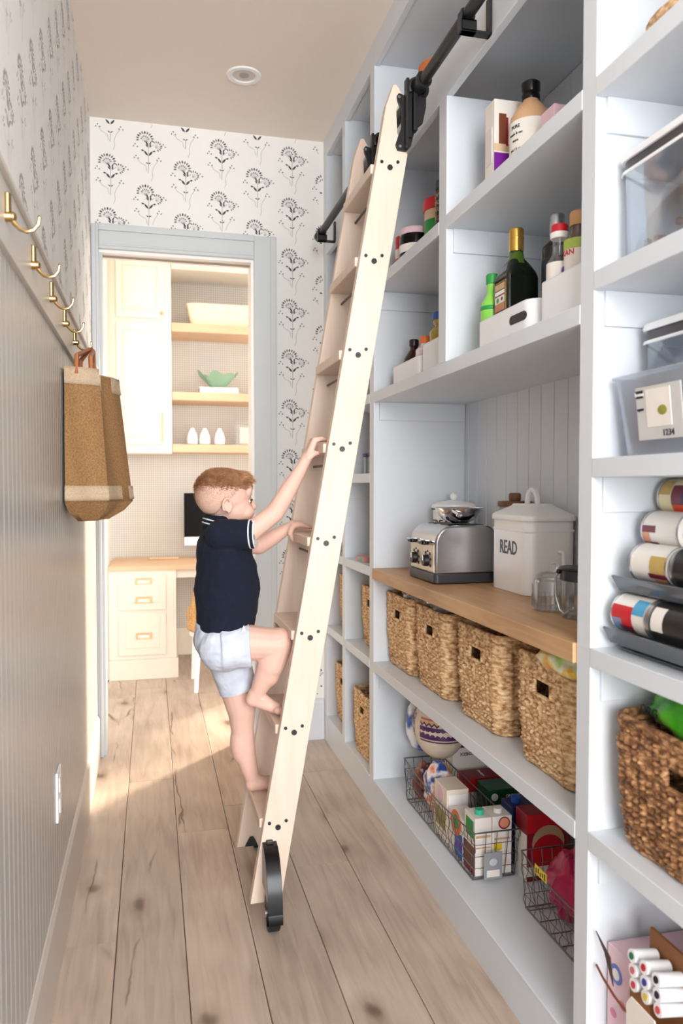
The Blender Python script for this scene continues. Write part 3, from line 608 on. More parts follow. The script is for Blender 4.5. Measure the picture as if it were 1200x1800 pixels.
# ---------------------------------------------------------------- woven baskets
def basket_meshes(w_, d_, h, name, ps=.0195, pt=.0105, hole=True, r=.030):
    def peri(t_):
        # rounded rectangle, t in metres along the perimeter from the front-left corner
        pass
    seg = []
    per = []
    cs = [(-d_ / 2 + r, -w_ / 2 + r, 180), (d_ / 2 - r, -w_ / 2 + r, 270), (d_ / 2 - r, w_ / 2 - r, 0), (-d_ / 2 + r, w_ / 2 - r, 90)]
    pts = []
    step = ps / 4
    for ci, (cx, cy, a0) in enumerate(cs):
        na = max(4, int(r * pi / 2 / step))
        for k in range(na): a = R(a0 + 90 * k / na); pts.append((cx + r * cos(a), cy + r * sin(a), cos(a), sin(a)))
        nx_ = cs[(ci + 1) % 4]; a = R(a0 + 90); sx_, sy_ = cx + r * cos(a), cy + r * sin(a); ex, ey = nx_[0] + r * cos(a), nx_[1] + r * sin(a)
        l = sqrt((ex - sx_) ** 2 + (ey - sy_) ** 2); nl = int(l / step)
        for k in range(nl): u = k / nl; pts.append((sx_ + (ex - sx_) * u, sy_ + (ey - sy_) * u, cos(a), sin(a)))
    n = len(pts); rows = int(h / (pt / 4)); vs = []; fs = []; rg = random.Random(w_ * 1000)
    jit = [rg.uniform(.6, 1.3) for _ in range(n * 3)]
    for j in range(rows + 1):
        z = h * j / rows; rowi = int(z / pt); taper = 1 - .07 * (1 - z / h) - .05 * max(0, 1 - z / .03) ** 2
        bulge = .004 * sin(pi * z / h)
        for i, (x, y, nx, ny) in enumerate(pts):
            s_ = i * step; st = int(s_ / ps + rowi * .5)
            k = jit[(st * 7 + rowi * 13) % len(jit)]
            dsp = .0038 * abs(sin(pi * z / pt)) * k + .0046 * k * abs(sin(pi * (s_ / ps + .5 * rowi + .35 * sin(pi * z / pt)))) + bulge
            if z > h - .014: dsp = .007 * max(0, sin(pi * (z - h + .014) / .014)) ** .5 + .0022 * abs(sin(pi * (s_ / .012 + z * 60)))
            vs.append((x * taper + nx * dsp, y * taper + ny * dsp, z))
    hz0, hz1, hw = h - .078, h - .040, .038
    for j in range(rows):
        zc = h * (j + .5) / rows
        for i in range(n):
            x, y, nx, ny = pts[i]
            if hole and nx < -.9 and abs(y) < hw and hz0 < zc < hz1: continue
            fs.append((j * n + i, j * n + (i + 1) % n, (j + 1) * n + (i + 1) % n, (j + 1) * n + i))
    fs.append(tuple(range(n - 1, -1, -1)))
    mb = B(); mb.add(vs, fs); return mb
def make_basket(label, cat_group, mat, w_, d_, h, loc, rz=0):
    t = thing('woven_basket', label, 'basket', loc, rz, cat_group)
    o = basket_meshes(w_, d_, h, 'weave').obj('weave', mat, t, True)
    so = o.modifiers.new('thick', 'SOLIDIFY'); so.thickness = .006; so.offset = -1
    x = -d_ / 2 * .985 - .004; z0, z1, hw = h - .078, h - .040, .038
    B().tube([(x, -hw, z0 + .004), (x, -hw, z1 - .004), (x, -hw + .006, z1), (x, hw - .006, z1), (x, hw, z1 - .004), (x, hw, z0 + .004), (x, hw - .006, z0), (x, -hw + .006, z0)], .0052, 8, closed=True).obj('handle_rim', mat, t, True)
    q = B(); pp = []
    for cx, cy, a0 in ((d_ / 2 - .03, w_ / 2 - .03, 0), (-d_ / 2 + .03, w_ / 2 - .03, 90), (-d_ / 2 + .03, -w_ / 2 + .03, 180), (d_ / 2 - .03, -w_ / 2 + .03, 270)):
        for k in range(5): a = R(a0 + 22.5 * k); pp.append((cx + .031 * cos(a), cy + .031 * sin(a), h))
    q.tube(pp, .0075, 8, closed=True).obj('rim', mat, t, True)
    return t
G1 = 'seagrass baskets under the counter'
bk = make_basket('woven basket farthest left under the counter, clear bag sticking out', G1, BK1, .25, .26, .246, (.935, 2.46, .531))
dup(bk, (.940, 2.165, .531), 'woven basket under the toaster, second from the far end', G1)
dup(bk, (.945, 1.838, .531), 'woven basket below the bread bin, third from the far end', G1, R(1))
dup(bk, (.940, 1.475, .531), 'woven basket with the green and yellow salad bag on top', G1, R(-1))
G2 = 'baskets in the two narrow units'
dup(bk, (.905, 2.80, .109), 'basket on the bottom shelf of the second narrow unit', G2)
dup(bk, (.925, 2.795, .531), 'basket on the middle shelf of the second narrow unit', G2).scale = (.93, .92, .93)
dup(bk, (.925, 3.19, .121), 'basket on the bottom shelf of the farthest unit', G2)
dup(bk, (.930, 3.19, .531), 'basket on the middle shelf of the farthest unit', G2).scale = (.93, .92, .93)
make_basket('big dark woven basket at the right edge with a green bag', 'large basket', BK2, .36, .30, .222, (.935, 1.0, .531))
# bags inside the baskets
def crumple(name, c, r, mat, label, cat, amp=.25, seed=0, n=36, sq=1.0, fr=1.0):
    b = B()
    def fn(p):
        v = Vector((p.x / r[0], p.y / r[1], p.z / r[2])); k = 1 + amp * (noise.noise(v * 2.2 * fr + Vector((seed, 0, 0))) + .5 * abs(noise.noise(v * 5.5 * fr + Vector((0, seed, 0)))))
        return Vector((p.x * k, p.y * k, p.z * k))
    b.ell((0, 0, 0), r, n, fn=fn); o = b.obj(name, mat, None, True, loc=c); return tag(o, label, cat)
crumple('plastic_bag', (.865, 2.385, .788), (.050, .075, .030), FILM, 'clear crumpled plastic bag poking out of the farthest counter basket', 'bag', .5, 1)
crumple('plastic_bag', (.880, 2.20, .786), (.055, .08, .030), FILM, 'clear crumpled plastic bag in the basket under the toaster', 'bag', .5, 4)
SAL = speck('salad_print', [(.30, (60, 160, 50)), (.42, (190, 220, 130)), (.50, (240, 240, 220)), (.56, (245, 205, 60)), (.66, (225, 140, 80))], 14, kind='noise', rough=.3, bump=0)
crumple('salad_bag', (.838, 1.405, .790), (.048, .105, .030), SAL, 'green, white and yellow printed salad bag in the basket right of centre', 'bag', .2, 2)
GRB = speck('green_bag_print', [(.35, (50, 150, 30)), (.5, (90, 200, 50)), (.66, (150, 215, 80)), (.7, (190, 150, 90))], 9, rough=.25, bump=.1)
gb = crumple('snack_bag', (.875, 1.075, .765), (.055, .10, .040), GRB, 'bright green snack bag on top of the large dark basket', 'bag', .25, 7)
text('ORG', .022, gb, (-.060, .052, .004), INK, '-X', 'lettering')
# ---------------------------------------------------------------- items on the shelves
S1, S2 = 1.4805, 1.8635
def pm(name, c, rough=.45, **k): return M('p_' + name, c, rough, var=.02, **k)
PURP = pm('purple', (120, 20, 150)); RED = pm('red', (205, 20, 35)); DKR = pm('darkred', (140, 22, 40)); PAPER = pm('paper', (238, 230, 222), .7)
BEIGE = pm('beige', (222, 190, 155)); GRN = pm('green', (40, 150, 70)); LIME = pm('lime', (140, 215, 80), .3); DGRN = pm('darkgreen', (30, 84, 52)); BLUE = pm('blue', (40, 90, 180)); YEL = pm('yellow', (240, 205, 50))
ORG = pm('orange', (235, 120, 50)); BRN = pm('brown', (120, 62, 34)); TAN = pm('tan', (205, 168, 128)); GOLD = M('gold_foil', (200, 160, 80), .25, .9); GREY = pm('grey', (150, 152, 156)); MAG = pm('magenta', (190, 20, 80), .3); PINK = pm('pink', (232, 196, 204)); NAVYP = pm('navy', (30, 40, 90)); TEAL = pm('mint', (60, 190, 150)); CORK = pm('cork', (196, 150, 98), .7)
def box_thing(name, label, cat, loc, d, w_, h, mat, prints=(), rz=0, group=None, flap=None):
    t = thing(name, label, cat, loc, rz, group); B().box(-d / 2, d / 2, -w_ / 2, w_ / 2, 0, h).obj('carton', mat, t, bevel=.0015)
    for qi, (f, u0, u1, v0, v1, m, nm) in enumerate(prints):     # fractions of the face
        e = .0006 + .00025 * qi
        if f == 'f': B().box(-d / 2 - e, -d / 2, w_ * (u0 - .5), w_ * (u1 - .5), h * v0, h * v1).obj(nm, m, t)
        if f == 's': B().box(d * (u0 - .5), d * (u1 - .5), -w_ / 2 - e, -w_ / 2, h * v0, h * v1).obj(nm, m, t)
        if f == 't': B().box(d * (u0 - .5), d * (u1 - .5), w_ * (v0 - .5), w_ * (v1 - .5), h, h + e).obj(nm, m, t)
        if f == 'of': B().cyl((-d / 2 - e, w_ * ((u0 + u1) / 2 - .5), h * (v0 + v1) / 2), (-d / 2, w_ * ((u0 + u1) / 2 - .5), h * (v0 + v1) / 2), w_ * (u1 - u0) / 2, n=20).obj(nm, m, t)
        if f == 'os': B().cyl((d * ((u0 + u1) / 2 - .5), -w_ / 2 - e, h * (v0 + v1) / 2), (d * ((u0 + u1) / 2 - .5), -w_ / 2, h * (v0 + v1) / 2), d * (u1 - u0) / 2, n=20).obj(nm, m, t)
    if flap: B().prism([(-d / 2, h), (d / 2, h), (d / 2 - .004, h + flap), (-d / 2 + .004, h + flap)], 'Y', -.002, .002).obj('fold', mat, t); B().prism([(-w_ / 2, h), (w_ / 2, h), (.002, h + flap * .85), (-.002, h + flap * .85)], 'X', -d / 2 + .002, d / 2 - .002).obj('gable', mat, t)
    return t
def jar_thing(name, label, cat, loc, prof, mat, parts=(), n=28, group=None, sx=1, sy=1, rz=0):
    t = thing(name, label, cat, loc, rz, group); B().lathe(prof, n=n, sx=sx, sy=sy).obj('body', mat, t, True)
    for nm, pr_, m in parts: B().lathe(pr_, n=n, sx=sx, sy=sy).obj(nm, m, t, True)
    return t
# top row
jar_thing('flower_pot', 'orange terracotta pot in the top opening behind the black rail', 'pot', (.92, 2.36, 2.281), [(.05, 0), (.07, .16), (.078, .16), (.08, .21), (.072, .21), (.070, .19), (.045, .01)], pm('terracotta', (214, 120, 66), .8))
# upper shelf of the near half: carton, bottle, pink carton
t = box_thing('carton', 'tall cream carton with a purple foot and dark chocolate bar print', 'carton', (.8425, 1.744, S2), .085, .052, .210, PAPER, [('s', .0, 1, .02, .40, PURP, 'purple_band'), ('s', .0, .9, .42, .50, BEIGE, 'nut_print'), ('s', .14, .36, .50, .84, BRN, 'bar_print'), ('s', .36, .42, .48, .80, DKR, 'bar_edge'), ('f', .2, .8, .3, .7, pm('faint', (226, 216, 214)), 'side_print'), ('t', .1, .9, .1, .9, BEIGE, 'flap_print')])

t = jar_thing('syrup_bottle', 'squat tan bottle with white label and black screw cap', 'bottle', (.852, 1.636, S2), [(.036, 0), (.045, .006), (.047, .1), (.045, .13), (.03, .155), (.018, .168), (.018, .176)], pm('caramel', (214, 170, 128), .25),
              [('label', [(.0475, .03), (.0478, .03), (.0478, .115), (.0475, .115)], PAPER), ('cap', [(.020, .170), (.021, .172), (.021, .182), (.018, .186), (.021, .190), (.0215, .208), (.017, .212), (0, .212)], BLACKG)])
for z, l in ((.10, 'PURE'), (.085, 'maple & oat'), (.07, 'sauce'), (.05, 'net 12 oz')): text(l, .011 if z > .09 else .008, t, (0, 0, z), INK, '-X', curve=.0482, depth=.0003, rz=R(18))
jar_thing('spice_bottle', 'small dark bottle half hidden behind the tan bottle', 'bottle', (.925, 1.80, S2), [(.02, 0), (.02, .19), (.012, .215), (.012, .235)], pm('darkglass', (30, 26, 26), .15), [('cap', [(.014, .22), (.014, .252), (0, .252)], BLACK)])
box_thing('tea_box', 'small pink box beside the tan bottle on the upper shelf', 'box', (.86, 1.50, S2), .08, .055, .085, PINK, [('f', .1, .9, .3, .7, PAPER, 'label')])
# upper shelf of the far half
t = jar_thing('candy_tub', 'tub with red lid and green label on the upper shelf', 'tub', (.862, 2.225, S2), [(.046, 0), (.050, .005), (.050, .125), (.046, .13)], BEIGE, [('label', [(.0502, .02), (.0506, .02), (.0506, .09), (.0502, .09)], GRN), ('lid', [(.053, .12), (.054, .122), (.054, .150), (.050, .155), (0, .155)], RED)])
B().lathe([(.0507, .025), (.0509, .025), (.0509, .04), (.0507, .04)]).obj('stripe', YEL, t, True)
t = jar_thing('coffee_jar', 'tall dark patterned jar right of the red lidded tub', 'jar', (.84, 2.120, S2), [(.032, 0), (.034, .004), (.034, .14), (.028, .148)], pm('coffee', (48, 38, 34), .3), [('lid', [(.033, .145), (.034, .147), (.034, .168), (0, .17)], pm('jarlid', (60, 58, 54)))])
for z, l in ((.125, 'CROWN'), (.105, 'ROAST'), (.085, 'DARK'), (.06, '1912'), (.035, 'BLEND')): text(l, .018, t, (0, 0, z), TAN, '-X', curve=.0345, depth=.0003, rz=R(5))
t = jar_thing('jam_jar', 'round black jar with pink lid and white label, front of the upper shelf', 'jar', (.820, 2.335, S2), [(.044, 0), (.052, .01), (.052, .07), (.046, .08)], BLACKG, [('lid', [(.049, .078), (.050, .08), (.050, .094), (.047, .098), (0, .098)], PINK), ('label', [(.0522, .02), (.0525, .02), (.0525, .045), (.0522, .045)], PAPER)])
t = jar_thing('spice_tin', 'small red tin left of the black jam jar', 'tin', (.810, 2.425, S2), [(.026, 0), (.027, .002), (.027, .10), (.026, .102), (0, .102)], RED, [('label', [(.0272, .03), (.0275, .03), (.0275, .06), (.0272, .06)], PAPER)])
# lower shelf, far half: two white bins
def bin_thing(label, loc, rx, ry, h, slot=False):
    t = thing('storage_bin', label, 'bin', loc, 0, 'white bins on the long shelf')
    n = 40; pp = []
    r = min(rx, ry) * .45
    for cx, cy, a0 in ((rx - r, ry - r, 0), (-rx + r, ry - r, 90), (-rx + r, -ry + r, 180), (rx - r, -ry + r, 270)):
        for k in range(9): a = R(a0 + 90 * k / 8); pp.append((cx + r * cos(a), cy + r * sin(a)))
    n = len(pp); b = B(); vs = []
    zs = [0, .004, h * .35, h * .52, h - .004, h]
    for j, z in enumerate(zs):
        s_ = .97 if j == 0 else 1
        vs += [(x * s_, y * s_, z) for x, y in pp]
    fs = []
    for j in range(len(zs) - 1):
        for k in range(n):
            mid = (pp[k][0] + pp[(k + 1) % n][0]) / 2; my = (pp[k][1] + pp[(k + 1) % n][1]) / 2
            fs.append((j * n + k, j * n + (k + 1) % n, (j + 1) * n + (k + 1) % n, (j + 1) * n + k))
    fs.append(tuple(range(n - 1, -1, -1)))
    b.add(vs, fs); o = b.obj('bin_body', WHITEP, t, True); so = o.modifiers.new('s', 'SOLIDIFY'); so.thickness = .0025; so.offset = -1
    if slot: B().prism([(slot[0] + .013 * cos(a) * 0 + (slot[1] if cos(a) > 0 else -slot[1]) + .010 * cos(a), h * .55 + .010 * sin(a)) for a in [R(q) for q in range(0, 360, 18)]], 'X', -rx - .0012, -rx + .004).obj('handle_slot', INK, t)
    return t
bin_thing('low white bin with the dark syrup bottle, farthest on the long shelf', (.860, 2.365, S1), .065, .145, .070)
bin_thing('tall white bin holding the blue lidded jar', (.850, 2.095, S1), .06, .108, .092)
bin_thing('white bin with a handle slot, holding the olive oil bottles', (.865, 1.645, S1), .080, .145, .072, (-.085, .028))
bin_thing('tall white bin against the near post, full of sauce bottles', (.855, 1.372, S1), .068, .108, .090)
def bottle(name, label, loc, r, h, hs, rn, hc, mat, capm, caph, parts=(), cat='bottle'):
    prof = [(r * .9, 0), (r, .005), (r, hs), (r * .93, hs + (hc - hs) * .25), (r * .6, hs + (hc - hs) * .6), (rn, hs + (hc - hs) * .85), (rn, h - caph * .5)]
    return jar_thing(name, label, cat, loc, prof, mat, [('cap', [(rn + .002, h - caph), (rn + .003, h - caph + .002), (rn + .003, h - .003), (rn + .001, h), (0, h)], capm)] + list(parts))
Z1 = S1 + .003
bottle('syrup_bottle', 'dark brown syrup bottle in the farthest white bin', (.845, 2.42, Z1), .036, .150, .075, .013, .125, pm('syrup', (50, 14, 22), .12), pm('syrupcap', (40, 16, 26), .3), .022)
bottle('sauce_bottle', 'small clear bottle with orange cap in the farthest white bin', (.835, 2.285, Z1), .030, .135, .09, .014, .11, pm('pinksauce', (236, 216, 216), .2), ORG, .022, [('label', [(.0303, .055), (.0306, .055), (.0306, .075), (.0303, .075)], PINK)])
bottle('pickle_jar', 'jar of yellow preserve with bright blue lid', (.842, 2.145, Z1), .042, .178, .12, .032, .15, pm('mustard', (176, 150, 60), .15), BLUE, .022, [('label', [(.0423, .06), (.0427, .06), (.0427, .088), (.0423, .088)], NAVYP)], 'jar')
bottle('condiment_bottle', 'clear bottle with orange label right of the blue lidded jar', (.825, 2.060, Z1), .030, .15, .10, .014, .13, pm('palebottle', (190, 190, 180), .15), WHITE, .015, [('label', [(.0303, .05), (.0307, .05), (.0307, .095), (.0303, .095)], ORG)])
# olive oil bin
bottle('lime_juice_bottle', 'lime green squeeze bottle at the left of the oil bottles', (.822, 1.772, Z1), .027, .190, .11, .012, .150, LIME, GRN, .024, [('ring', [(.0275, .10), (.029, .105), (.0275, .11)], GRN)])
t = thing('olive_oil_bottle', 'square dark olive oil bottle with gold cap and picture label', 'bottle', (.848, 1.695, Z1)); t.scale = (1.12, 1.12, 1.12)
OIL = pm('oilglass', (16, 20, 12), .1); OILG = pm('oilneck', (70, 96, 30), .12)
b = B(); rr = [(.036, 0, .006), (.036, .14, .008), (.034, .152, .012), (.026, .170, .016), (.016, .185, .0155), (.014, .205, .0138)]
vs = []; n = 32
for hw, z, r in rr:
    for cx, cy, a0 in ((hw - r, hw - r, 0), (-hw + r, hw - r, 90), (-hw + r, -hw + r, 180), (hw - r, -hw + r, 270)):
        for k in range(8): a = R(a0 + 90 * k / 7); vs.append((cx + r * cos(a), cy + r * sin(a), z))
b.add(vs, [(j * n + k, j * n + (k + 1) % n, (j + 1) * n + (k + 1) % n, (j + 1) * n + k) for j in range(5) for k in range(n)] + [tuple(range(n - 1, -1, -1)), tuple(range(5 * n, 6 * n))]); b.obj('body', OIL, t, True)
B().lathe([(.0262, .171), (.0165, .186), (.0145, .2)]).obj('neck', OILG, t, True); B().lathe([(.0150, .200), (.0155, .202), (.0155, .245), (.0145, .248), (0, .248)]).obj('cap', GOLD, t, True); B().lathe([(.016, .226), (.0163, .228), (.016, .230)]).obj('cap_ring', GOLD, t, True)
lb = B().box(-.0368, -.036, -.026, .026, .015, .135).obj('label', GOLD, t)
for y0, y1, z0, z1, m, nm in ((-.0235, .0235, .0165, .133, BLACKG, 'label_ground'), (-.0225, .0225, .118, .131, TAN, 'label_top'), (-.0225, .0225, .108, .116, WHITE, 'label_band'), (-.0225, .0225, .105, .108, DKR, 'label_line'), (-.0225, .0225, .090, .105, PAPER, 'picture'), (-.0225, .0225, .074, .090, pm('peach', (196, 130, 96)), 'picture')): B().box(-.0374 - .0002 * (m is not BLACKG), -.0368, y0, y1, z0, z1).obj(nm, m, lb)
B().ell((-.0375, .010, .097), (.0006, .006, .006), 12).obj('leaf_print', GRN, lb, True); B().ell((-.0375, -.010, .098), (.0006, .005, .004), 12).obj('leaf_print', NAVYP, lb, True)
for z, l, q in ((.066, 'EXTRA', .007), (.058, 'VIRGIN', .009), (.049, 'OLIVE OIL', .0075), (.020, 'cold pressed', .005)): text(l, q, lb, (-.0376, 0, z), WHITE, '-X')
B().cyl((-.0378, 0, .036), (-.0370, 0, .036), .006, n=16).obj('seal', GOLD, lb)
bottle('vinegar_bottle', 'tall dark square shouldered bottle with silver cap behind the oil bottle', (.910, 1.675 - .06, Z1), .034, .290, .21, .014, .240, pm('vinegar', (28, 24, 18), .12), STEEL, .050, [('label', [(.0343, .12), (.0346, .12), (.0346, .185), (.0343, .185)], pm('vlabel', (40, 40, 52)))])
bottle('vinegar_bottle', 'clear bottle with red and white cap in the near white bin', (.822, 1.448, Z1), .026, .205, .12, .014, .16, GLASS, RED, .020, [('collar', [(.018, .176), (.019, .178), (.019, .188), (.017, .189)], WHITE), ('label', [(.0263, .06), (.0266, .06), (.0266, .125), (.0263, .125)], PAPER), ('liquid', [(.024, .004), (.024, .11), (0, .11)], pm('liquid', (214, 214, 210), .1))])
t = bottle('soy_sauce_bottle', 'cork topped bottle with green and purple label in the near white bin', (.830, 1.388, Z1), .028, .212, .14, .015, .18, pm('brownglass', (86, 72, 62), .12), CORK, .028, [('label', [(.0283, .05), (.0287, .05), (.0287, .15), (.0283, .15)], PAPER), ('label_band', [(.0288, .135), (.0291, .135), (.0291, .155), (.0288, .155)], pm('olive', (170, 190, 80)))])
text('KAN', .016, t, (0, 0, .128), RED, '-X', curve=.0294, depth=.0003, rz=R(10)); B().ell((-.0255, .012, .10), (.004, .008, .007), 12).obj('berry_print', pm('violet', (70, 50, 130)), t, True)
# ---------------------------------------------------------------- counter
ZC = .8625
# toaster
t = thing('toaster', 'brushed steel four slot toaster with black base and two levers', 'toaster', (.805, 2.222, ZC))
w_ = .112; L_ = .190; pr = []
for k in range(9): a = R(180 - 90 * k / 8); pr.append((.055 + .055 * cos(a), .117 + .055 * sin(a)))
pr = [(0, .028)] + pr + [(L_ - .03 + .03 * cos(R(a)), .142 + .03 * sin(R(a))) for a in range(90, -1, -15)] + [(L_, .028)]
def toaster_body():
    b = B(); n = len(pr); ins = .0
    b.prism(pr, 'Y', -w_, w_); return b
o = toaster_body().obj('housing', STEEL, t, True, bevel=.006)
B().prism([(-.0015, .034), (-.0015, .112), (.004, .136), (.012, .150), (.012, .034)], 'Y', -w_ + .012, w_ - .012).obj('front_panel', M('toaster_panel', (214, 200, 184), .4, .5), t, bevel=.002)
B().rbox(-.004, L_ + .003, -w_ - .003, w_ + .003, .002, .030, .012).obj('base', pm('toaster_base', (52, 52, 56), .4), t, bevel=.003)
for y in (-.085, .085): B().box(.02, .17, y - .012, y + .012, 0, .004).obj('foot', BLACK, t)
for y in (-.052, .052):
    B().box(.050, .165, y - .030, y - .012, .1705, .1735).obj('slot', BLACKG, t); B().box(.050, .165, y + .012, y + .030, .1705, .1735).obj('slot', BLACKG, t)
    lv = B().rbox(-.026, -.002, y - .018, y + .018, .114, .125, .008).obj('lever', BLACKG, t, bevel=.003); B().box(-.028, -.004, y - .014, y + .014, .125, .1275).obj('lever_trim', CHROME, lv)
    kn = B().cyl((-.018, y, .066), (-.002, y, .066), .0165, .0185, 24).obj('knob', BLACK, t, True, bevel=.002); B().box(-.0195, -.018, y - .0015, y + .0015, .066, .082).obj('pointer', WHITE, kn)
    for k in range(7): a = R(-30 + k * 40); B().cyl((-.0035, y + .028 * cos(a), .066 + .028 * sin(a)), (-.0015, y + .028 * cos(a), .066 + .028 * sin(a)), .0032 if k % 2 else .0045, n=10).obj('button', BLACK, t)
# bread bin
t = thing('bread_bin', 'white enamel bread bin with black lettering and loop handle lid', 'bread bin', (1.018, 1.926, ZC), 0)
b = B(); bp = lambda k, z: (k, z)
def rr_ring(hx, hy, r, z, n=7):
    o = []
    for cx, cy, a0 in ((hx - r, hy - r, 0), (-hx + r, hy - r, 90), (-hx + r, -hy + r, 180), (hx - r, -hy + r, 270)):
        for k in range(n): a = R(a0 + 90 * k / (n - 1)); o.append((cx + r * cos(a), cy + r * sin(a), z))
    return o
def rloft(rings, cap0=True, cap1=True):
    b = B(); n = len(rings[0]); vs = [p for q in rings for p in q]
    fs = [(j * n + k, j * n + (k + 1) % n, (j + 1) * n + (k + 1) % n, (j + 1) * n + k) for j in range(len(rings) - 1) for k in range(n)]
    if cap0: fs.append(tuple(range(n - 1, -1, -1)))
    if cap1: fs.append(tuple(range((len(rings) - 1) * n, len(rings) * n)))
    return b.add(vs, fs)
rloft([rr_ring(.072, .108, .03, 0), rr_ring(.074, .110, .03, .004), rr_ring(.074, .110, .03, .165), rr_ring(.076, .112, .03, .168), rr_ring(.076, .112, .03, .172), rr_ring(.074, .110, .03, .175), rr_ring(.074, .110, .03, .20)]).obj('body', WHITE, t, True)
l_ = rloft([rr_ring(.078, .114, .032, .196), rr_ring(.079, .115, .032, .199), rr_ring(.079, .115, .032, .206), rr_ring(.076, .110, .03, .212), rr_ring(.046, .070, .03, .232), rr_ring(.041, .064, .03, .236), rr_ring(.039, .062, .03, .240)]).obj('lid', WHITE, t, True)
B().tube([(0, .030 * cos(R(a)), .236 + .042 * sin(R(a)) ** .8) for a in range(0, 181, 12)], .008, 8).obj('handle', WHITE, l_, True)
bnt = text('READ', .052, t, (-.0745, -.005, .120), INK, '-X', sx=.80)
B().tube([(0.02, -.111, .115), (0.02, -.132, .115), (0.02, -.135, .095), (0.02, -.132, .075), (0.02, -.111, .075)], .005, 8).obj('side_handle', WHITE, t, True)
# treat canister behind the toaster
t = jar_thing('canister', 'white enamel canister with black lettering behind the toaster', 'canister', (1.010, 2.475, ZC), [(.068, 0), (.070, .004), (.070, .205), (.072, .208), (.072, .214), (.068, .216)], WHITE, [('lid', [(.075, .212), (.076, .216), (.074, .226), (.060, .232), (.02, .240), (0, .241)], WHITE), ('dark_rim', [(.0725, .208), (.0765, .2095), (.0765, .2125), (.0725, .214)], INK)])
B().ell((0, 0, .252), (.013, .013, .014), 14).obj('knob', WHITE, t, True)
text('TREATS', .036, t, (0, 0, .160), INK, '-X', curve=.0704, depth=.0004, rz=R(38))
t = jar_thing('steel_bowl', 'shiny steel bowl stack with tongs behind the toaster', 'bowl', (.985, 2.285, ZC + .168), [(.0, .0), (.025, .001), (.05, .012), (.068, .032), (.074, .046), (.078, .047), (.074, .048), (.066, .036), (.048, .016), (.02, .005), (0, .004)], CHROME)
t.location = (.915, 2.20, ZC + .175)
B().tube([(-.03, -.03, .02), (-.05, -.075, .040), (-.045, -.11, .030)], .004, 6).ell((-.045, -.112, .028), (.010, .012, .006), 10).obj('tongs', CHROME, t, True)
jar_thing('glass_jar', 'clear glass jar with brown wooden lid and knob behind the bread bin', 'jar', (1.048, 2.092, ZC), [(.044, 0), (.046, .004), (.046, .225), (.042, .228)], GLASS, [('lid', [(.049, .228), (.05, .23), (.05, .242), (.048, .244), (0, .244)], pm('walnut', (120, 80, 56), .5)), ('knob', [(.016, .244), (.018, .25), (.018, .264), (.014, .268), (0, .268)], pm('walnut', (120, 80, 56)))])
# ribbed glass canister and bail jar at the near post
t = jar_thing('glass_canister', 'small ribbed glass canister in front of the bread bin', 'canister', (.905, 1.610, ZC), [(.042, 0), (.047, .004), (.048, .06), (.044, .068), (.040, .072), (.040, .070), (.045, .055), (.044, .008), (0, .006)], GLASS)
lo = B().lathe([(.044, .072), (.046, .075), (.044, .080), (.025, .088), (.010, .090), (0, .090)]).obj('lid', GLASS, t, True); B().ell((0, 0, .100), (.010, .010, .011), 12).obj('knob', GLASS, lo, True)
for k in range(26): a = 2 * pi * k / 26; B().cyl((.0475 * cos(a), .0475 * sin(a), .008), (.0475 * cos(a), .0475 * sin(a), .036), .0018, n=6).obj('rib', GLASS, t, True)
t = jar_thing('bail_jar', 'glass jar with dark band and looped wire bail against the near post', 'jar', (.915, 1.500, ZC), [(.040, 0), (.046, .005), (.046, .075), (.042, .085)], GLASS, [('band', [(.047, .082), (.049, .084), (.049, .105), (.045, .108)], pm('band', (70, 70, 74), .3, metal=.6)), ('black_rim', [(.050, .104), (.052, .107), (.050, .111), (0, .111)], BLACK)])
B().tube([(-.050, .012, .10), (-.054, .020, .09), (-.056, .018, .05), (-.053, .004, .018), (-.050, -.012, .012), (-.046, -.025, .02)], .0024, 8).obj('wire_bail', STEEL, t, True); B().ell((-.050, .014, .102), (.006, .006, .006), 10).obj('bail_hinge', BLACK, t, True)
# ---------------------------------------------------------------- bottom shelf, wide bay
ZB = .1085
def wire_basket(label, loc, hx, hy, h, group='wire baskets on the bottom shelf'):
    t = thing('wire_basket', label, 'basket', loc, 0, group)
    c = [(-hx, -hy), (hx, -hy), (hx, hy), (-hx, hy)]
    def loop(z, s_=1.0, dip=0): 
        pts = []
        for i in range(4):
            x0, y0 = c[i]; x1, y1 = c[(i + 1) % 4]
            for k in range(8): u = k / 8; pts.append(((x0 + (x1 - x0) * u) * s_, (y0 + (y1 - y0) * u) * s_, z + (dip * sin(pi * u) if i in (3,) else 0)))
        return pts
    B().tube(loop(h, 1.0, -.02), .0021, 6, closed=True).obj('rim_wire', WIRE, t, True)
    B().tube(loop(.003, .93), .0022, 6, closed=True).obj('base_wire', WIRE, t, True)
    b = B()
    for q in (.25, .5, .75): b.tube(loop(h * q, .93 + .07 * q), .0010, 5, closed=True)
    for i in range(4):
        x0, y0 = c[i]; x1, y1 = c[(i + 1) % 4]; l = sqrt((x1 - x0) ** 2 + (y1 - y0) ** 2); n = int(l / .026)
        for k in range(n + 1):
            u = k / n; x = x0 + (x1 - x0) * u; y = y0 + (y1 - y0) * u
            top = h + (-.02 * sin(pi * u) if i == 3 else 0)
            if i == 3 or i == 1:   # twisted, wavy wires on the long sides
                b.tube([(x * (.93 + .07 * s_), y * (.93 + .07 * s_) + .009 * sin(s_ * 12 + k), top * s_ + .002) for s_ in [m_ / 8 for m_ in range(9)]], .0010, 5)
            else: b.tube([(x * .93, y * .93, .002), (x, y, top)], .0012, 5)
    for k in range(-3, 4): b.tube([(-hx * .93, hy * .28 * k, .003), (hx * .93, hy * .28 * k, .003)], .0015, 5)
    b.obj('wire_mesh', WIRE, t, True, kind='stuff'); return t
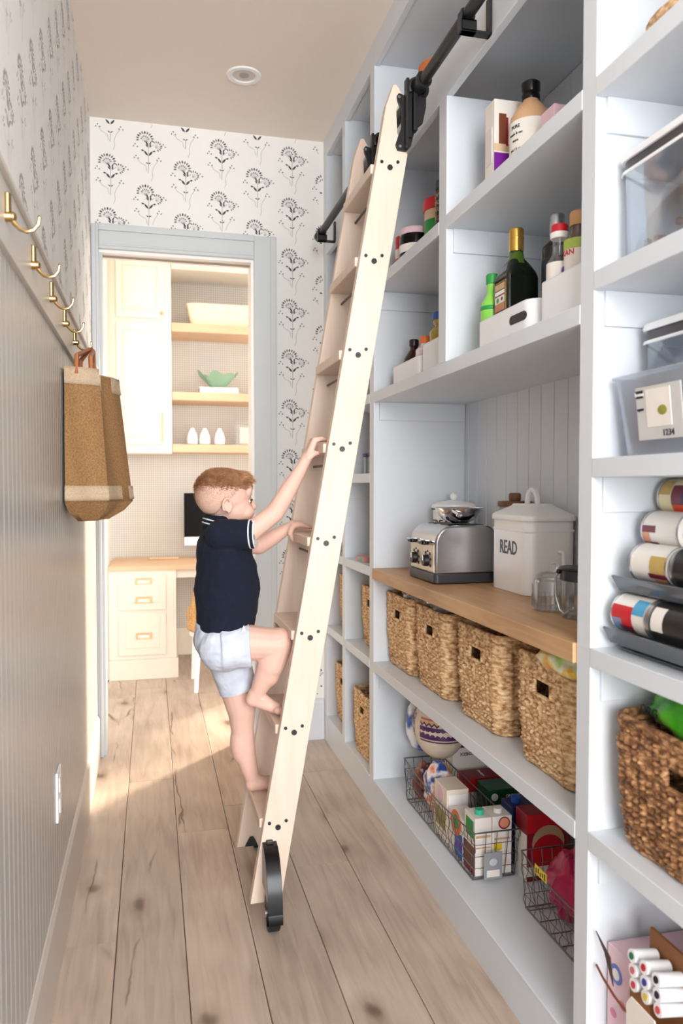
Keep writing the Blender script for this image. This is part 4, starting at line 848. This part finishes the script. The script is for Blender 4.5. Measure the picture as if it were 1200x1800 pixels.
wire_basket('long dark wire basket packed with cartons on the bottom shelf', (.876, 2.122, ZB), .064, .288, .135)
t2 = wire_basket('wire basket with the crimson packet beside the near post', (.980, 1.530, ZB), .098, .182, .140)
tg = B().rbox(-.001, .001, -.026, .026, -.0, .07, .0008).obj('basket_tag', GREY, None); tag(tg, 'grey metal tag hanging on the near end of the long wire basket', 'tag'); tg.rotation_euler = (0, 0, R(90)); tg.location = (.862, 1.829, ZB + .012)
B().box(-.0016, -.001, -.018, .018, .006, .024).obj('tag_card', PAPER, tg); B().ell((-.0013, 0, .045), (.0006, .012, .01), 10).obj('tag_emblem', pm('tagw', (196, 200, 204)), tg)
CBX = 'cartons in the long wire basket'
# front cartons, base on the basket floor
t = box_thing('milk_carton', 'cream broth carton with mint screw cap at the near end of the wire basket', 'carton', (.849, 1.897, ZB + .005), .048, .070, .156, PAPER, [('f', .15, .85, .62, .92, GRN, 'leaf_print'), ('f', .0, 1, .08, .48, BRN, 'soup_photo'), ('f', .0, 1, .0, .08, DKR, 'stripe'), ('s', .05, .95, .66, .7, TAN, 'print_line'), ('s', .05, .95, .48, .5, TAN, 'print_line')], group=CBX)
B().cyl((0, -.008, .156), (0, -.008, .170), .012, n=18).obj('cap', TEAL, t, True)
t = box_thing('milk_carton', 'white broth carton with white cap and round soup bowl print', 'carton', (.903, 1.897, ZB + .005), .056, .070, .156, PAPER, [('s', .1, .9, .1, .25, pm('lpink', (236, 214, 208)), 'print'), ('s', .05, .5, .42, .55, YEL, 'print'), ('os', .30, .90, .80, .96, DKR, 'bowl_print'), ('os', .36, .84, .82, .95, pm('soup', (228, 150, 120)), 'soup_print'), ('s', .1, .9, .60, .63, TAN, 'print_line')], group=CBX)
B().cyl((0, -.008, .156), (0, -.008, .168), .011, n=18).obj('cap', WHITE, t, True)
t = box_thing('food_packet', 'blue and white packet with a noodle photo in the wire basket', 'carton', (.852, 1.995, ZB + .005), .055, .10, .115, PAPER, [('f', .0, .55, .02, .60, BLUE, 'blue_panel'), ('f', .0, .5, .26, .34, PURP, 'purple_band'), ('of', .1, .8, .62, .98, ORG, 'noodle_photo'), ('of', .25, .65, .72, .94, GRN, 'herb_print'), ('s', .05, .95, .05, .6, BLUE, 'blue_panel')], group=CBX)
box_thing('cereal_box', 'cream box with pale top behind the noodle packet', 'box', (.858, 2.110, ZB + .005), .068, .10, .155, pm('cream', (236, 222, 204)), [('of', .25, .75, .70, .94, PINK, 'round_label'), ('f', .1, .9, .2, .55, pm('sal', (150, 140, 70)), 'salad_photo'), ('s', .1, .9, .7, .9, WHITE, 'white_panel')], group=CBX)
crumple('snack_bag', (.868, 2.235, ZB + .095), (.046, .062, .080), speck('orange_blue_print', [(.38, (40, 80, 160)), (.46, (245, 240, 236)), (.55, (235, 110, 50)), (.6, (250, 245, 240)), (.68, (60, 120, 190))], 16, kind='noise', rough=.3, bump=0), 'blue, white and orange snack packet low in the wire basket', 'packet', .2, 3)
crumple('bean_packet', (.865, 2.358, ZB + .075), (.036, .034, .060), speck('bean_print', [(.4, (90, 40, 40)), (.6, (150, 90, 70))], 30, rough=.3), 'dark red packet at the far end of the wire basket', 'packet', .2, 9)
# flour bag with purple band
t = thing('flour_bag', 'cream flour bag with purple and gold zigzag bands', 'bag', (.905, 2.275, ZB + .190)); t.scale = (1.15, .95, 1.08); t.location.y = 2.33
def fb(p): k = 1 - .10 * max(0, p.z / .09) ** 2; return Vector((p.x * k, p.y * k, p.z))
B().ell((0, 0, .068), (.072, .105, .098), 32, fn=fb).obj('sack', M('flour_cloth', (222, 208, 188), .8, bump=.3), t, True)
def band(z0, z1, m, nm, zig=0):
    b = B(); n = 60; vs = []
    for j, z in enumerate((z0, z1)):
        for k in range(n):
            a = 2 * pi * k / n; zz = z + (zig * (1 if k % 2 else -1) if j or zig else 0); q = (zz - .068) / .098; s_ = sqrt(max(0, 1 - q * q)) * (1 - .10 * max(0, (zz - .068) / .09) ** 2)
            vs.append(((.072 * s_ + .001) * cos(a), (.105 * s_ + .001) * sin(a), zz))
    skip = lambda k: abs((2 * pi * (k + .5) / n) - pi * 1.03) < .22
    b.add(vs, [(k, (k + 1) % n, n + (k + 1) % n, n + k) for k in range(n) if not skip(k)]); b.obj(nm, m, t, True)
band(.048, .084, pm('plum', (82, 40, 92)), 'purple_band'); band(.040, .044, pm('plum', (82, 40, 92)), 'thin_band'); band(.088, .094, pm('plum', (82, 40, 92)), 'zigzag', .004); band(.093, .100, pm('ochre', (226, 180, 110)), 'gold_zigzag', .004); band(.102, .107, pm('rosy', (196, 110, 110)), 'rose_band')
crumple('sugar_bag', (.885, 2.47, ZB + .225), (.045, .045, .085), speck('blue_white_print', [(.42, (50, 100, 180)), (.52, (240, 240, 244))], 14, kind='noise', rough=.4, bump=0), 'blue and white bag behind the cream flour bag', 'bag', .15, 5)
# boxes standing behind
t = box_thing('cracker_box', 'white box with dark red top behind the cream box', 'box', (1.005, 2.45, ZB), .12, .07, .19, PAPER, [('t', 0, 1, 0, 1, DKR, 'red_top'), ('f', .1, .6, .4, .6, YEL, 'yellow_print')])
t.location = (1.004, 2.345, ZB); text('ICEBOX 18', .014, t, (.0, -.0358, .168), INK, '-Y')
t = box_thing('salt_box', 'red and white salt box left of the green one', 'box', (1.012, 2.24, ZB), .12, .075, .128, PAPER, [('t', 0, 1, 0, 1, DKR, 'red_top'), ('s', 0, 1, .68, 1, RED, 'red_band'), ('f', 0, 1, .68, 1, RED, 'red_band')])
text('S', .03, t, (.0, -.0383, .045), INK, '-Y'); text('Himalayan', .012, t, (0, 0, .1292), PAPER, '+Z'); 
t = box_thing('pasta_box', 'dark green glossy box with white lettering', 'box', (1.028, 2.120, ZB), .13, .085, .140, pm('dgreen2', (30, 84, 52), .2), [('s', .35, .9, .12, .30, pm('sage', (120, 150, 128)), 'print_panel')])
B().cyl((-.045, -.0433, .118), (-.045, -.0425, .118), .011, n=18).obj('round_badge', WHITE, t); text('ORGANIC', .014, t, (.016, -.0433, .118), WHITE, '-Y', sx=.8)
t = box_thing('cookie_box', 'red box with a sandwich biscuit photo beside the near post', 'box', (1.012, 1.845, ZB), .124, .065, .178, DKR, [('s', 0, 1, .72, 1, RED, 'red_top'), ('os', .12, .88, .38, .74, TAN, 'biscuit_photo'), ('os', .12, .88, .24, .60, RED, 'jam_photo'), ('s', .0, 1, .08, .22, PAPER, 'white_band'), ('f', 0, 1, 0, .7, PAPER, 'side_panel')])
t = box_thing('yogurt_drink', 'navy carton with a blue cap between the green and red boxes', 'carton', (1.005, 1.945, ZB), .10, .07, .158, NAVYP, [('f', .1, .9, .6, .9, BLUE, 'print')]); B().cyl((-.02, 0, .158), (-.02, 0, .174), .014, n=18).obj('cap', BLUE, t, True)
crumple('berry_packet', (.960, 1.605, ZB + .095), (.050, .075, .075), MAG, 'shiny crimson packet in the near wire basket', 'packet', .35, 11)
crumple('net_bag', (.975, 1.455, ZB + .068), (.050, .055, .042), speck('black_net', [(.45, (26, 24, 24)), (.6, (120, 110, 104))], 60, rough=.5), 'black net bag at the bottom of the near wire basket', 'bag', .4, 13)
t = tag(B().box(-.0008, .0008, -.028, .028, 0, .022).obj('price_label', YEL), 'yellow and black paper label on the near wire basket', 'label'); t.location = (.8800, 1.61, ZB + .122)
for k in range(5): B().box(-.0014, -.0008, -.022 + k * .010, -.018 + k * .010, .003 + .003 * (k % 2), .018 - .003 * (k % 3)).obj('label_mark', INK, t)
# ---------------------------------------------------------------- narrow units
for y, l in ((2.93, 'left'), (2.855, 'middle'), (2.78, 'right')):
    jar_thing('glass_jar', 'glass jar with a purple lid on the narrow unit, %s of three' % l, 'jar', (.84, y, 1.1975), [(.026, 0), (.028, .003), (.028, .068), (.025, .07)], GLASS, [('lid', [(.028, .07), (.028, .082), (0, .083)], pm('violet2', (96, 50, 120)))], group='purple lidded jars')
jar_thing('glass_vase', 'tall thin glass jug on the narrow unit above the counter line', 'vase', (.86, 2.80, .8625), [(.035, 0), (.038, .004), (.036, .2), (.03, .235), (.045, .262)], GLASS)
box_thing('crayon_box', 'small pink and teal toy on the narrow unit shelf', 'toy', (.80, 2.84, .8625), .05, .09, .018, pm('coral', (220, 150, 140)), [('f', .1, .5, .1, .9, TEAL, 'teal_part')])
jar_thing('small_bowl', 'grey bowl on the farthest unit just beside the ladder', 'bowl', (.84, 3.16, .8625), [(.03, 0), (.05, .03), (.055, .075), (.05, .075), (.045, .03)], pm('stone', (190, 180, 172)))
# ---------------------------------------------------------------- nearest unit
jar_thing('rattan_bowl', 'low tan rattan bowl high on the nearest unit', 'bowl', (.90, 1.10, 1.8645), [(.06, 0), (.09, .02), (.105, .05), (.10, .055), (.085, .025), (.05, .006)], BK1)
def food_box(label, loc, hx, hy, h, group, latch=True, contents=None):
    t = thing('food_container', label, 'container', loc, 0, group)
    r = .028
    b = rloft([rr_ring(hx * .95, hy * .95, r, 0), rr_ring(hx * .97, hy * .97, r, .004), rr_ring(hx, hy, r, h - .03)], True, False)
    o = b.obj('tub', CLEAR, t, True); so = o.modifiers.new('s', 'SOLIDIFY'); so.thickness = .0018; so.offset = -1
    rloft([rr_ring(hx * .985, hy * .985, r, h - .030), rr_ring(hx * .985, hy * .985, r, h - .012)]).obj('gasket', pm('gasket', (70, 66, 72), .35), t, True)
    rloft([rr_ring(hx + .003, hy + .003, r, h - .013), rr_ring(hx + .004, hy + .004, r, h - .008), rr_ring(hx + .002, hy + .002, r, h - .001), rr_ring(hx - .01, hy - .01, r, h)]).obj('lid', WHITEP, t, True)
    rloft([rr_ring(hx + .0025, hy + .0025, r, h - .036), rr_ring(hx + .0035, hy + .0035, r, h - .034), rr_ring(hx + .0025, hy + .0025, r, h - .030)], False, False).obj('rim', WHITEP, t, True)
    if contents:
        rg = random.Random(2); c = B()
        for k in range(90): c.ell((rg.uniform(-hx, hx) * .8, rg.uniform(-hy, hy) * .8, .012 + rg.random() ** 2 * .045), (.008, .008, .0075), 6)
        c.obj('dried_berries', contents, t, True, kind='stuff')
    return t
food_box('large clear container with dried berries on the nearest unit', (.880, 1.105, 1.5285), .085, .100, .192, 'clear lidded containers', contents=speck('berries', [(.35, (70, 30, 36)), (.65, (180, 140, 140))], 40, rough=.5))
t = food_box('clear container with dark crumbs, cut by the right edge', (.925, .925, 1.5285), .085, .066, .235, 'clear lidded containers')
food_box('clear lidded container standing at the back of the clear bin', (.905, 1.120, 1.2065), .070, .075, .225, 'clear lidded containers')
t = food_box('clear lidded container holding black cookies, in front in the bin', (.865, .985, 1.2065), .052, .056, .200, 'clear lidded containers')
crumple('cookies', (.865, .985, 1.290), (.040, .045, .075), speck('cookie', [(.4, (18, 16, 16)), (.6, (50, 44, 42))], 50), 'black cookies inside the front container of the clear bin', 'cookies', .2, 15)
t = thing('clear_bin', 'large clear open bin holding two lidded containers', 'bin', (.895, 1.055, 1.2005), 0)
o = rloft([rr_ring(.098, .125, .015, 0), rr_ring(.112, .142, .018, .13), rr_ring(.117, .147, .018, .134), rr_ring(.117, .147, .018, .137)], True, False).obj('bin_wall', CLEAR2, t, True); so = o.modifiers.new('s', 'SOLIDIFY'); so.thickness = .0022; so.offset = -1
t = tag(B().box(-.0008, .0008, -.055, .055, 0, .085).obj('product_card', pm('card', (206, 204, 200))), 'grey printed card stuck on the front of the clear bin', 'card'); t.location = (.779, 1.055, 1.225); t.rotation_euler = (0, R(-6), 0)
B().box(-.0016, -.0008, -.030, .030, .02, .08).obj('picture_panel', PAPER, t); B().box(-.0016, -.0008, .036, .054, .068, .08).obj('black_corner', INK, t); B().ell((-.0018, -.01, .045), (.0006, .012, .008), 10).obj('olive_print', pm('olv', (150, 150, 60)), t)
text('home', .009, t, (-.0018, .045, .074), WHITE, '-X'); text('organizer', .0075, t, (-.0010, .045, .050), INK, '-X', sx=.6); text('1234', .014, t, (-.0010, -.02, .009), INK, '-X')
# tin cans lying in a two level rack
CG = 'tin cans lying in the rack'
def can(label, y, x, z, mats, r=.0335, l=.098):
    t = thing('tin_can', label, 'can', (x, y, z), 0, CG)
    B().cyl((0, -l / 2 + .002, 0), (0, l / 2 - .002, 0), r, n=32).obj('label', mats[0], t, True)
    for s_ in (-1, 1):
        B().cyl((0, s_ * (l / 2 - .004), 0), (0, s_ * l / 2, 0), r + .0015, n=32, cap=False).cyl((0, s_ * (l / 2 - .004), 0), (0, s_ * (l / 2 - .0025), 0), r + .0014, n=32).obj('rim', STEEL, t, True)
        B().tube([(r * .7 * cos(a), s_ * (l / 2 - .0018), r * .7 * sin(a)) for a in [2 * pi * k / 20 for k in range(20)]], .0012, 5, closed=True).obj('end_ridge', STEEL, t, True)
    for (y0, y1, a0, a1, m) in mats[1:]:
        b = B(); n = 14; vs = []
        for yy in (y0, y1):
            for k in range(n): a = R(a0 + (a1 - a0) * k / (n - 1)); vs.append(((r + .0005) * cos(a), yy * l, (r + .0005) * sin(a)))
        b.add(vs, [(k, k + 1, n + k + 1, n + k) for k in range(n - 1)]); b.obj('printed_patch', m, t, True)
    return t
LBL = pm('canlabel', (236, 230, 222), .3); CRM = pm('canlabel2', (224, 212, 170), .3); MAR = pm('maroon', (110, 24, 44), .3); SKY = pm('sky', (70, 160, 200), .3); OCH = pm('can_ochre', (190, 160, 90), .4)
c1 = can('can with red beans and blue band, far end of the lower tray', 1.135, .811, .930, [LBL, (-.1, .46, 150, 215, RED), (-.42, -.1, 120, 170, SKY), (.2, .46, 190, 240, SKY), (-.1, .3, 210, 235, MAR)])
can('dark can with white lettering in the middle of the lower tray', 1.035, .811, .930, [pm('blackcan', (36, 34, 34), .3), (.1, .4, 130, 200, LBL)])
can('second can with red bean print, right end of the lower tray', .935, .811, .930, [LBL, (.0, .4, 140, 215, DKR), (-.4, .0, 190, 240, SKY), (.1, .3, 170, 200, pm('orngcan', (230, 120, 90), .3))])
can('white can with bread print, far end of the upper tray', 1.105, .826, 1.019, [LBL, (-.45, -.05, 150, 200, OCH), (-.45, .0, 200, 216, MAR), (-.45, -.1, 218, 236, pm('pch', (220, 150, 110), .3))])
can('yellow and black can right of the white one in the upper tray', 1.000, .826, 1.019, [pm('blackcan', (36, 34, 34)), (-.5, -.2, 120, 240, YEL)])
can('white can with a dark red corner, third row up', 1.130, .866, 1.074, [LBL, (.1, .48, 165, 185, MAR), (.28, .48, 185, 215, pm('pch', (220, 150, 110))), (.1, .48, 215, 232, MAR)])
can('top can with cream, maroon and orange label', 1.138, .903, 1.130, [CRM, (-.48, .12, 140, 200, MAR), (-.48, .12, 200, 235, pm('orcan', (226, 80, 40), .3)), (.15, .45, 120, 170, OCH), (-.4, -.15, 150, 200, NAVYP)])
t = thing('can_rack', 'smoky plastic two level rack carrying the tin cans', 'rack', (.0, 1.03, .863))
RK = clearmat('smoky_plastic', (120, 126, 136), .25, .45)
b = B(); b.prism([(.785, .012), (.768, .040), (.772, .042), (.790, .024), (.99, .024), (.99, .018), (.80, .012)], 'Y', -.155, .165); b.obj('lower_tray', RK, t, bevel=.001)
b = B(); b.prism([(.800, .104), (.784, .130), (.788, .132), (.804, .114), (.99, .114), (.99, .108), (.82, .104)], 'Y', -.155, .165); b.obj('upper_tray', RK, t, bevel=.001)
for y in (-.15, .158): B().prism([(.83, 0), (.84, .0), (.86, .12), (.99, .14), (.99, .0), (1.0, 0), (1.0, .15), (.85, .125)], 'Y', y, y + .004).obj('side_frame', RK, t)
B().box(.80, 1.0, -.152, .162, 0.0005, .004).obj('base', RK, t)
# craft box with markers at the bottom
t = thing('tissue_box', 'pink carton with blue emblem at the left of the markers', 'box', (.885, 1.172, ZB))
B().box(-.09, .09, -.036, .036, 0, .218).obj('carton', PINK, t, bevel=.002)
B().cyl((-.0912, .008, .175), (-.0902, .008, .175), .017, n=20).obj('emblem', pm('emb', (90, 110, 190)), t); B().cyl((-.0917, .008, .175), (-.0910, .008, .175), .010, n=16).obj('emblem_centre', PAPER, t)
for y, z in ((-.01, .13), (.016, .10), (-.012, .065), (.012, .03)): B().ell((-.0905, y, z), (.0008, .010, .008), 10).obj('rose_print', pm('rose', (220, 130, 150)), t, True)
t = box_thing('gift_box', 'taller dusty pink box behind the marker tray', 'box', (.93, 1.02, ZB), .14, .20, .245, pm('dustypink', (206, 160, 168)), [('t', .1, .9, .2, .8, BRN, 'brown_print')])
t = thing('marker_tray', 'kraft tray standing up behind nine white markers', 'tray', (.806, 1.058, ZB + .001))
B().box(.018, .024, -.070, .070, 0, .285).box(-.02, .018, -.070, -.066, 0, .19).box(-.02, .018, .066, .070, 0, .19).box(-.02, .018, -.066, .066, 0, .004).obj('tray', pm('kraft2', (140, 90, 50), .7), t)
cols = [(40, 120, 80), (180, 40, 60), (40, 36, 40), (200, 110, 120), (60, 60, 150), (40, 36, 60), (200, 60, 80), (220, 190, 70), (210, 80, 80)]
nmz = ['green', 'crimson', 'black', 'rose', 'blue', 'dark navy', 'red', 'yellow', 'coral']
for k in range(9):
    y = 1.074 + .030 - .032 * (k % 3); z = ZB + .258 - .025 * (k // 3)
    q = thing('marker', 'white marker with a %s dot on its end, in the lowest near shelf' % nmz[k], 'marker', (.772 + .002 * (k // 3), y, z), 0, 'markers in the kraft tray')
    B().cyl((0, 0, 0), (.046, 0, -.006), .0108, n=18).obj('barrel', WHITEP, q, True); B().cyl((-.0008, 0, .0003), (.0002, 0, 0), .0058, n=14).obj('dot', pm('dot%d' % k, cols[k]), q)
t = tag(B().prism([(-.036, 0), (.042, 0), (.042, .10), (.030, .118), (-.030, .118), (-.036, .11)], 'X', -.001, .001).obj('gift_tag', PAPER), 'blank cream paper tag leaning in front of the markers', 'tag'); t.location = (.764, 1.062, ZB + .080)
tag(B().tube([(.770, 1.204, .290), (.765, 1.175, .285), (.763, 1.14, .277), (.763, 1.105, .272)], .0022, 6).obj('ribbon', BRN, None, True), 'thin brown ribbon end beside the cream tag', 'ribbon')
tag(B().prism([(1.205, .352), (1.178, .330), (1.150, .285), (1.160, .330)], 'X', .768, .770).obj('dried_leaf', pm('leafbrown', (70, 52, 46))), 'dark pointed dried leaf in front of the pink carton', 'leaf')
# ---------------------------------------------------------------- jute bag on the wall
JUTE = speck('jute', [(.3, (128, 92, 56)), (.7, (168, 128, 84))], 260, rough=.9, bump=.6, dist=.0015); JUT2 = speck('jute_band', [(.3, (180, 156, 128)), (.7, (204, 180, 152))], 260, rough=.9, bump=.4, dist=.001); LEATH = M('tan_leather', (164, 96, 50), .5)
t = thing('jute_bag', 'brown jute tote bag with paler bands hanging on the far hook', 'bag', (-.17, 2.25, 1.05))
def sheet(rows, n=10, fold=.006):   # rows: list of (z, [corner points x,y]) lofted, folded cloth
    vs = []; fs = []; m = None
    for z, pts in rows:
        ring = []
        for i in range(len(pts)):
            a = Vector(pts[i]); b = Vector(pts[(i + 1) % len(pts)])
            for k in range(n):
                u = k / n; p = a.lerp(b, u); nr = Vector(((b - a).y, -(b - a).x)).normalized(); p = p + nr * fold * sin(u * pi * 2.0 + z * 9) * sin(pi * u); ring.append((p.x, p.y, z))
        vs.append(ring)
    return vs
FR = [(-.050, -.118), (.054, -.066), (.030, .02), (.108, .165), (.02, .21), (-.050, .19)]
def lv(z):
    s_ = (z - .06) / .36
    return [(x * (1.06 - .28 * s_) - .008 * s_ if x > -.049 else x, y * (1.04 - .18 * s_)) for x, y in FR]
def bagloft(z0, z1, mat, nm, ex=0, K=8, capb=False):
    rows = sheet([(z0 + (z1 - z0) * k / K, [(x * (1 + ex) if x > -.049 else x, y * (1 + ex)) for x, y in lv(z0 + (z1 - z0) * k / K)]) for k in range(K + 1)])
    b = rloft(rows, False, False); o = b.obj(nm, mat, t, True); so = o.modifiers.new('s', 'SOLIDIFY'); so.thickness = .002
    return o
bagloft(.055, .415, JUTE, 'cloth'); bagloft(.062, .102, JUT2, 'band', .045, 3); bagloft(.372, .418, JUT2, 'band', .04, 3)
rows = sheet([(.056, lv(.056)), (.03, [(x * .85, y * .82) for x, y in FR]), (.005, [(x * .45 + .0, y * .5) for x, y in FR])]); rloft(rows, False, True).obj('bottom', JUTE, t, True)
for q, (y0, y1) in enumerate(((-.085, -.045), (.02, .07))):
    B().tube([(-.022 + .0 * q, y0, .40), (-.020, y0 + .006, .45), (-.004, .115, .497), (.004, .125, .502), (.008, .122, .495), (.012, y1, .45), (.014, y1 + .004, .40)], .0065, 8).obj('strap', LEATH, t, True)
# ---------------------------------------------------------------- office beyond the door
t = thing('wall_cabinet', 'cream wall cabinet with raised panel doors above the desk', 'cabinet', (-.06, 5.0, 1.358))
B().box(-.26, .190, 0, .325, 0, 1.322).obj('body', CREAM, t, bevel=.003)
for z0, z1, nm in ((.055, .815, 'door'), (.845, 1.215, 'door')):
    d = B().box(-.145, .150, -.012, -.0005, z0, z1).obj(nm, CREAM, t, bevel=.003)
    for (a, b_, c, e_) in ((-.105, .110, z0 + .045, z0 + .05), (-.105, .110, z1 - .05, z1 - .045), (-.105, -.10, z0 + .05, z1 - .05), (.105, .110, z0 + .05, z1 - .05)): B().box(a, b_, -.017, -.012, c, e_).obj('moulding', CREAM, d, bevel=.0015)
    B().box(-.09, .095, -.015, -.012, z0 + .065, z1 - .065).obj('raised_panel', CREAM, d, bevel=.004)
    if z0 < .1: B().cyl((.132, -.030, z0 + .02), (.132, -.030, z0 + .20), .004, n=10).box(.129, .135, -.030, -.012, z0 + .025, z0 + .031).box(.129, .135, -.030, -.012, z0 + .189, z0 + .195).obj('pull', BRASS, d, True)
    else: B().cyl((.132, -.012, z0 + .03), (.132, -.026, z0 + .03), .005, n=10).ell((.132, -.03, z0 + .03), (.010, .007, .010), 12).obj('knob', BRASS, d, True)
tag(B().prism([(5.0, 2.52), (4.985, 2.54), (4.985, 2.60), (4.97, 2.64), (4.97, CH - .002), (5.32, CH - .002), (5.32, 2.52)], 'X', .132, 1.4).obj('bookcase_header', CREAM), 'cream header board above the open office shelves', 'header')
for z0, z1, l in ((2.130, 2.185, 'upper oak shelf, carrying the ribbed basket'), (1.698, 1.750, 'middle oak shelf, carrying the green glass bowl'), (1.368, 1.418, 'lower oak shelf, carrying three white vases')):
    tag(B().box(.132, 1.4, 5.0, 5.328, z0, z1).obj('wall_shelf', OAKX, bevel=.002), l, 'shelf', 'oak shelves in the office')
t = thing('ribbed_basket', 'long cream ribbed basket on the upper oak shelf', 'basket', (.50, 5.12, 2.186))
RB = speck('cream_rattan', [(.3, (226, 206, 172)), (.7, (246, 232, 206))], 90, rough=.7); n_ = 120; vs = []
for j, (s_, z) in enumerate(((.90, 0), (1.0, .13), (1.02, .138), (.98, .138), (.88, .01))):
    for k in range(n_):
        a = 2 * pi * k / n_; c_ = abs(cos(a)) ** .35 * (1 if cos(a) > 0 else -1); d_ = abs(sin(a)) ** .35 * (1 if sin(a) > 0 else -1); q = 1 + .012 * (k % 2)
        vs.append((.265 * c_ * s_ * q, .085 * d_ * s_ * q, z))
B().add(vs, [(j * n_ + k, j * n_ + (k + 1) % n_, (j + 1) * n_ + (k + 1) % n_, (j + 1) * n_ + k) for j in range(4) for k in range(n_)] + [tuple(range(n_ - 1, -1, -1))]).obj('basket_body', RB, t, False)
t = thing('book', 'thick white book lying on the middle oak shelf', 'book', (.43, 5.12, 1.7505)); B().box(-.125, .125, -.08, .08, 0, .004).box(-.125, .125, -.08, .08, .036, .040).box(.120, .125, -.08, .08, .0, .04).obj('cover', WHITE, t, bevel=.001); B().box(-.12, .12, -.076, .076, .004, .036).obj('pages', PAPER, t)
t = thing('glass_bowl', 'wavy green glass bowl on the white book', 'bowl', (.43, 5.12, 1.791)); vs = []; n_ = 64
for j, (r, z) in enumerate(((.035, 0), (.06, .02), (.095, .06), (.125, .092), (.121, .093), (.09, .062), (.055, .024), (.03, .005))):
    for k in range(n_): a = 2 * pi * k / n_; wv = (.016 * sin(6 * a) + .01 * sin(4 * a + 1)) * (r / .125) ** 2; vs.append(((r + wv * .5) * cos(a), (r + wv * .5) * sin(a) * .7, z + wv))
B().add(vs, [(j * n_ + k, j * n_ + (k + 1) % n_, (j + 1) * n_ + (k + 1) % n_, (j + 1) * n_ + k) for j in range(7) for k in range(n_)] + [tuple(range(n_ - 1, -1, -1)), tuple(range(7 * n_, 8 * n_))]).obj('bowl_body', M('pale_green_glass', (170, 206, 178), .15, trans=.5), t, True)
v0 = jar_thing('vase', 'white vase, leftmost of the three on the lower oak shelf', 'vase', (.262, 5.10, 1.4185), [(.024, 0), (.034, .008), (.036, .04), (.028, .075), (.013, .105), (.012, .112), (.008, .112), (.008, .09)], WHITE, group='white vases')
dup(v0, (.342, 5.10, 1.4185), 'white vase in the middle of the three', 'white vases'); dup(v0, (.438, 5.10, 1.4185), 'white vase, rightmost of the three on the lower oak shelf', 'white vases')
t = thing('glass_frame_box', 'clear glass box with a white card on the lower oak shelf', 'container', (.60, 5.12, 1.4185)); B().box(-.055, .055, -.05, .05, 0, .145).obj('glass', GLASS, t, bevel=.004); B().box(-.03, .04, -.015, -.008, .015, .12).obj('card', PAPER, t); B().box(-.06, .06, -.055, .055, .145, .155).obj('lid', GLASS, t)
# desk unit
t = thing('desk', 'cream built-in desk with two panelled drawers and oak top', 'desk', (-.05, 4.70, 0))
B().box(-.20, .190, .0, .60, .12, .640).obj('body', CREAM, t, bevel=.003)
B().box(-.20, .200, -.012, .60, 0, .12).obj('plinth', CREAM, t, bevel=.003)
B().box(-.20, 1.5, -.006, .62, .648, .676).obj('desktop', OAKX, t, bevel=.003); B().box(.19, 1.5, .02, .60, .60, .648).obj('apron', CREAM, t); B().box(-.20, .19, .0, .6, .64, .648).obj('apron', CREAM, t)
for z0, z1, pulls in ((.415, .630, (.588, .477)), (.145, .395, (.262,))):
    d = B().box(-.145, .130, -.010, -.0005, z0, z1).obj('drawer', CREAM, t, bevel=.003)
    B().box(-.105, .09, -.0135, -.010, z0 + .045, z1 - .04).obj('raised_panel', CREAM, d, bevel=.003)
    for z in pulls:
        B().box(-.045, .045, -.016, -.0136, z - .018, z + .018).box(-.045, .045, -.024, -.016, z + .010, z + .018).box(-.045, -.037, -.024, -.016, z - .018, z + .012).box(.037, .045, -.024, -.016, z - .018, z + .012).obj('pull', BRASS, d, bevel=.001)
        B().box(-.034, .034, -.0165, -.016, z - .012, z + .008).obj('label_card', PAPER, d)
tag(B().box(-.30, -.2515, 4.72, 4.995, 0, CH - .002).obj('side_panel', CREAM, bevel=.003), 'tall cream side panel left of the desk', 'panel')
tag(B().rbox(-.02, .17, 5.09, 5.14, .677, .69, .01).obj('desk_tray', OAKX, bevel=.003), 'small oak tray lying on the desk', 'tray')
t = thing('computer_monitor', 'black screen computer with white chin on the desk', 'computer', (.46, 5.08, .677))
B().rbox(-.255, .255, -.01, .012, .145, .43, .009).obj('screen', M('screen_off', (5, 5, 6), .6, spec=.15), t); B().rbox(-.255, .255, -.011, .012, .09, .145, .009).obj('chin', WHITE, t); B().prism([(-.02, .0), (.06, 0), (.06, .004), (.02, .01), (.012, .14), (.0, .14)], 'X', -.05, .05).obj('stand', STEEL, t)
t = thing('wicker_chair', 'honey wicker chair with white legs pulled up to the desk', 'chair', (.42, 4.47, 0))
WK = speck('honey_wicker', [(.3, (190, 130, 70)), (.7, (236, 190, 126))], 70, (1, 1, 3), .6, .6)
n_ = 48; vs = []; m_ = 14
for j in range(m_ + 1):
    for k in range(n_ + 1):
        a = R(150 + 240 * k / n_); back = max(0, cos(a - R(270))) ** 2.2; top = .50 + .36 * back if back > .12 else .50 - .05 * (1 - back / .12); z = .33 + (top - .33) * j / m_
        r = .225 + .02 * sin(j * .8) * .2 - .03 * (j / m_) * back; q = .0022 * (1 if (k + j) % 2 else -1); vs.append(((r + q) * cos(a), (r + q) * sin(a), z))
o = B().add(vs, [(j * (n_ + 1) + k, j * (n_ + 1) + k + 1, (j + 1) * (n_ + 1) + k + 1, (j + 1) * (n_ + 1) + k) for j in range(m_) for k in range(n_)]).obj('wicker_shell', WK, t, True); so = o.modifiers.new('s', 'SOLIDIFY'); so.thickness = .01
B().cyl((0, 0, .30), (0, 0, .36), .215, n=32).obj('seat', WHITE, t, True)
for x, y in ((-.17, -.13), (.17, -.13), (-.17, .15), (.17, .15)): B().cyl((x, y, .31), (x * 1.1, y * 1.15, 0), .018, .012, 12).obj('leg', WHITE, t, True)
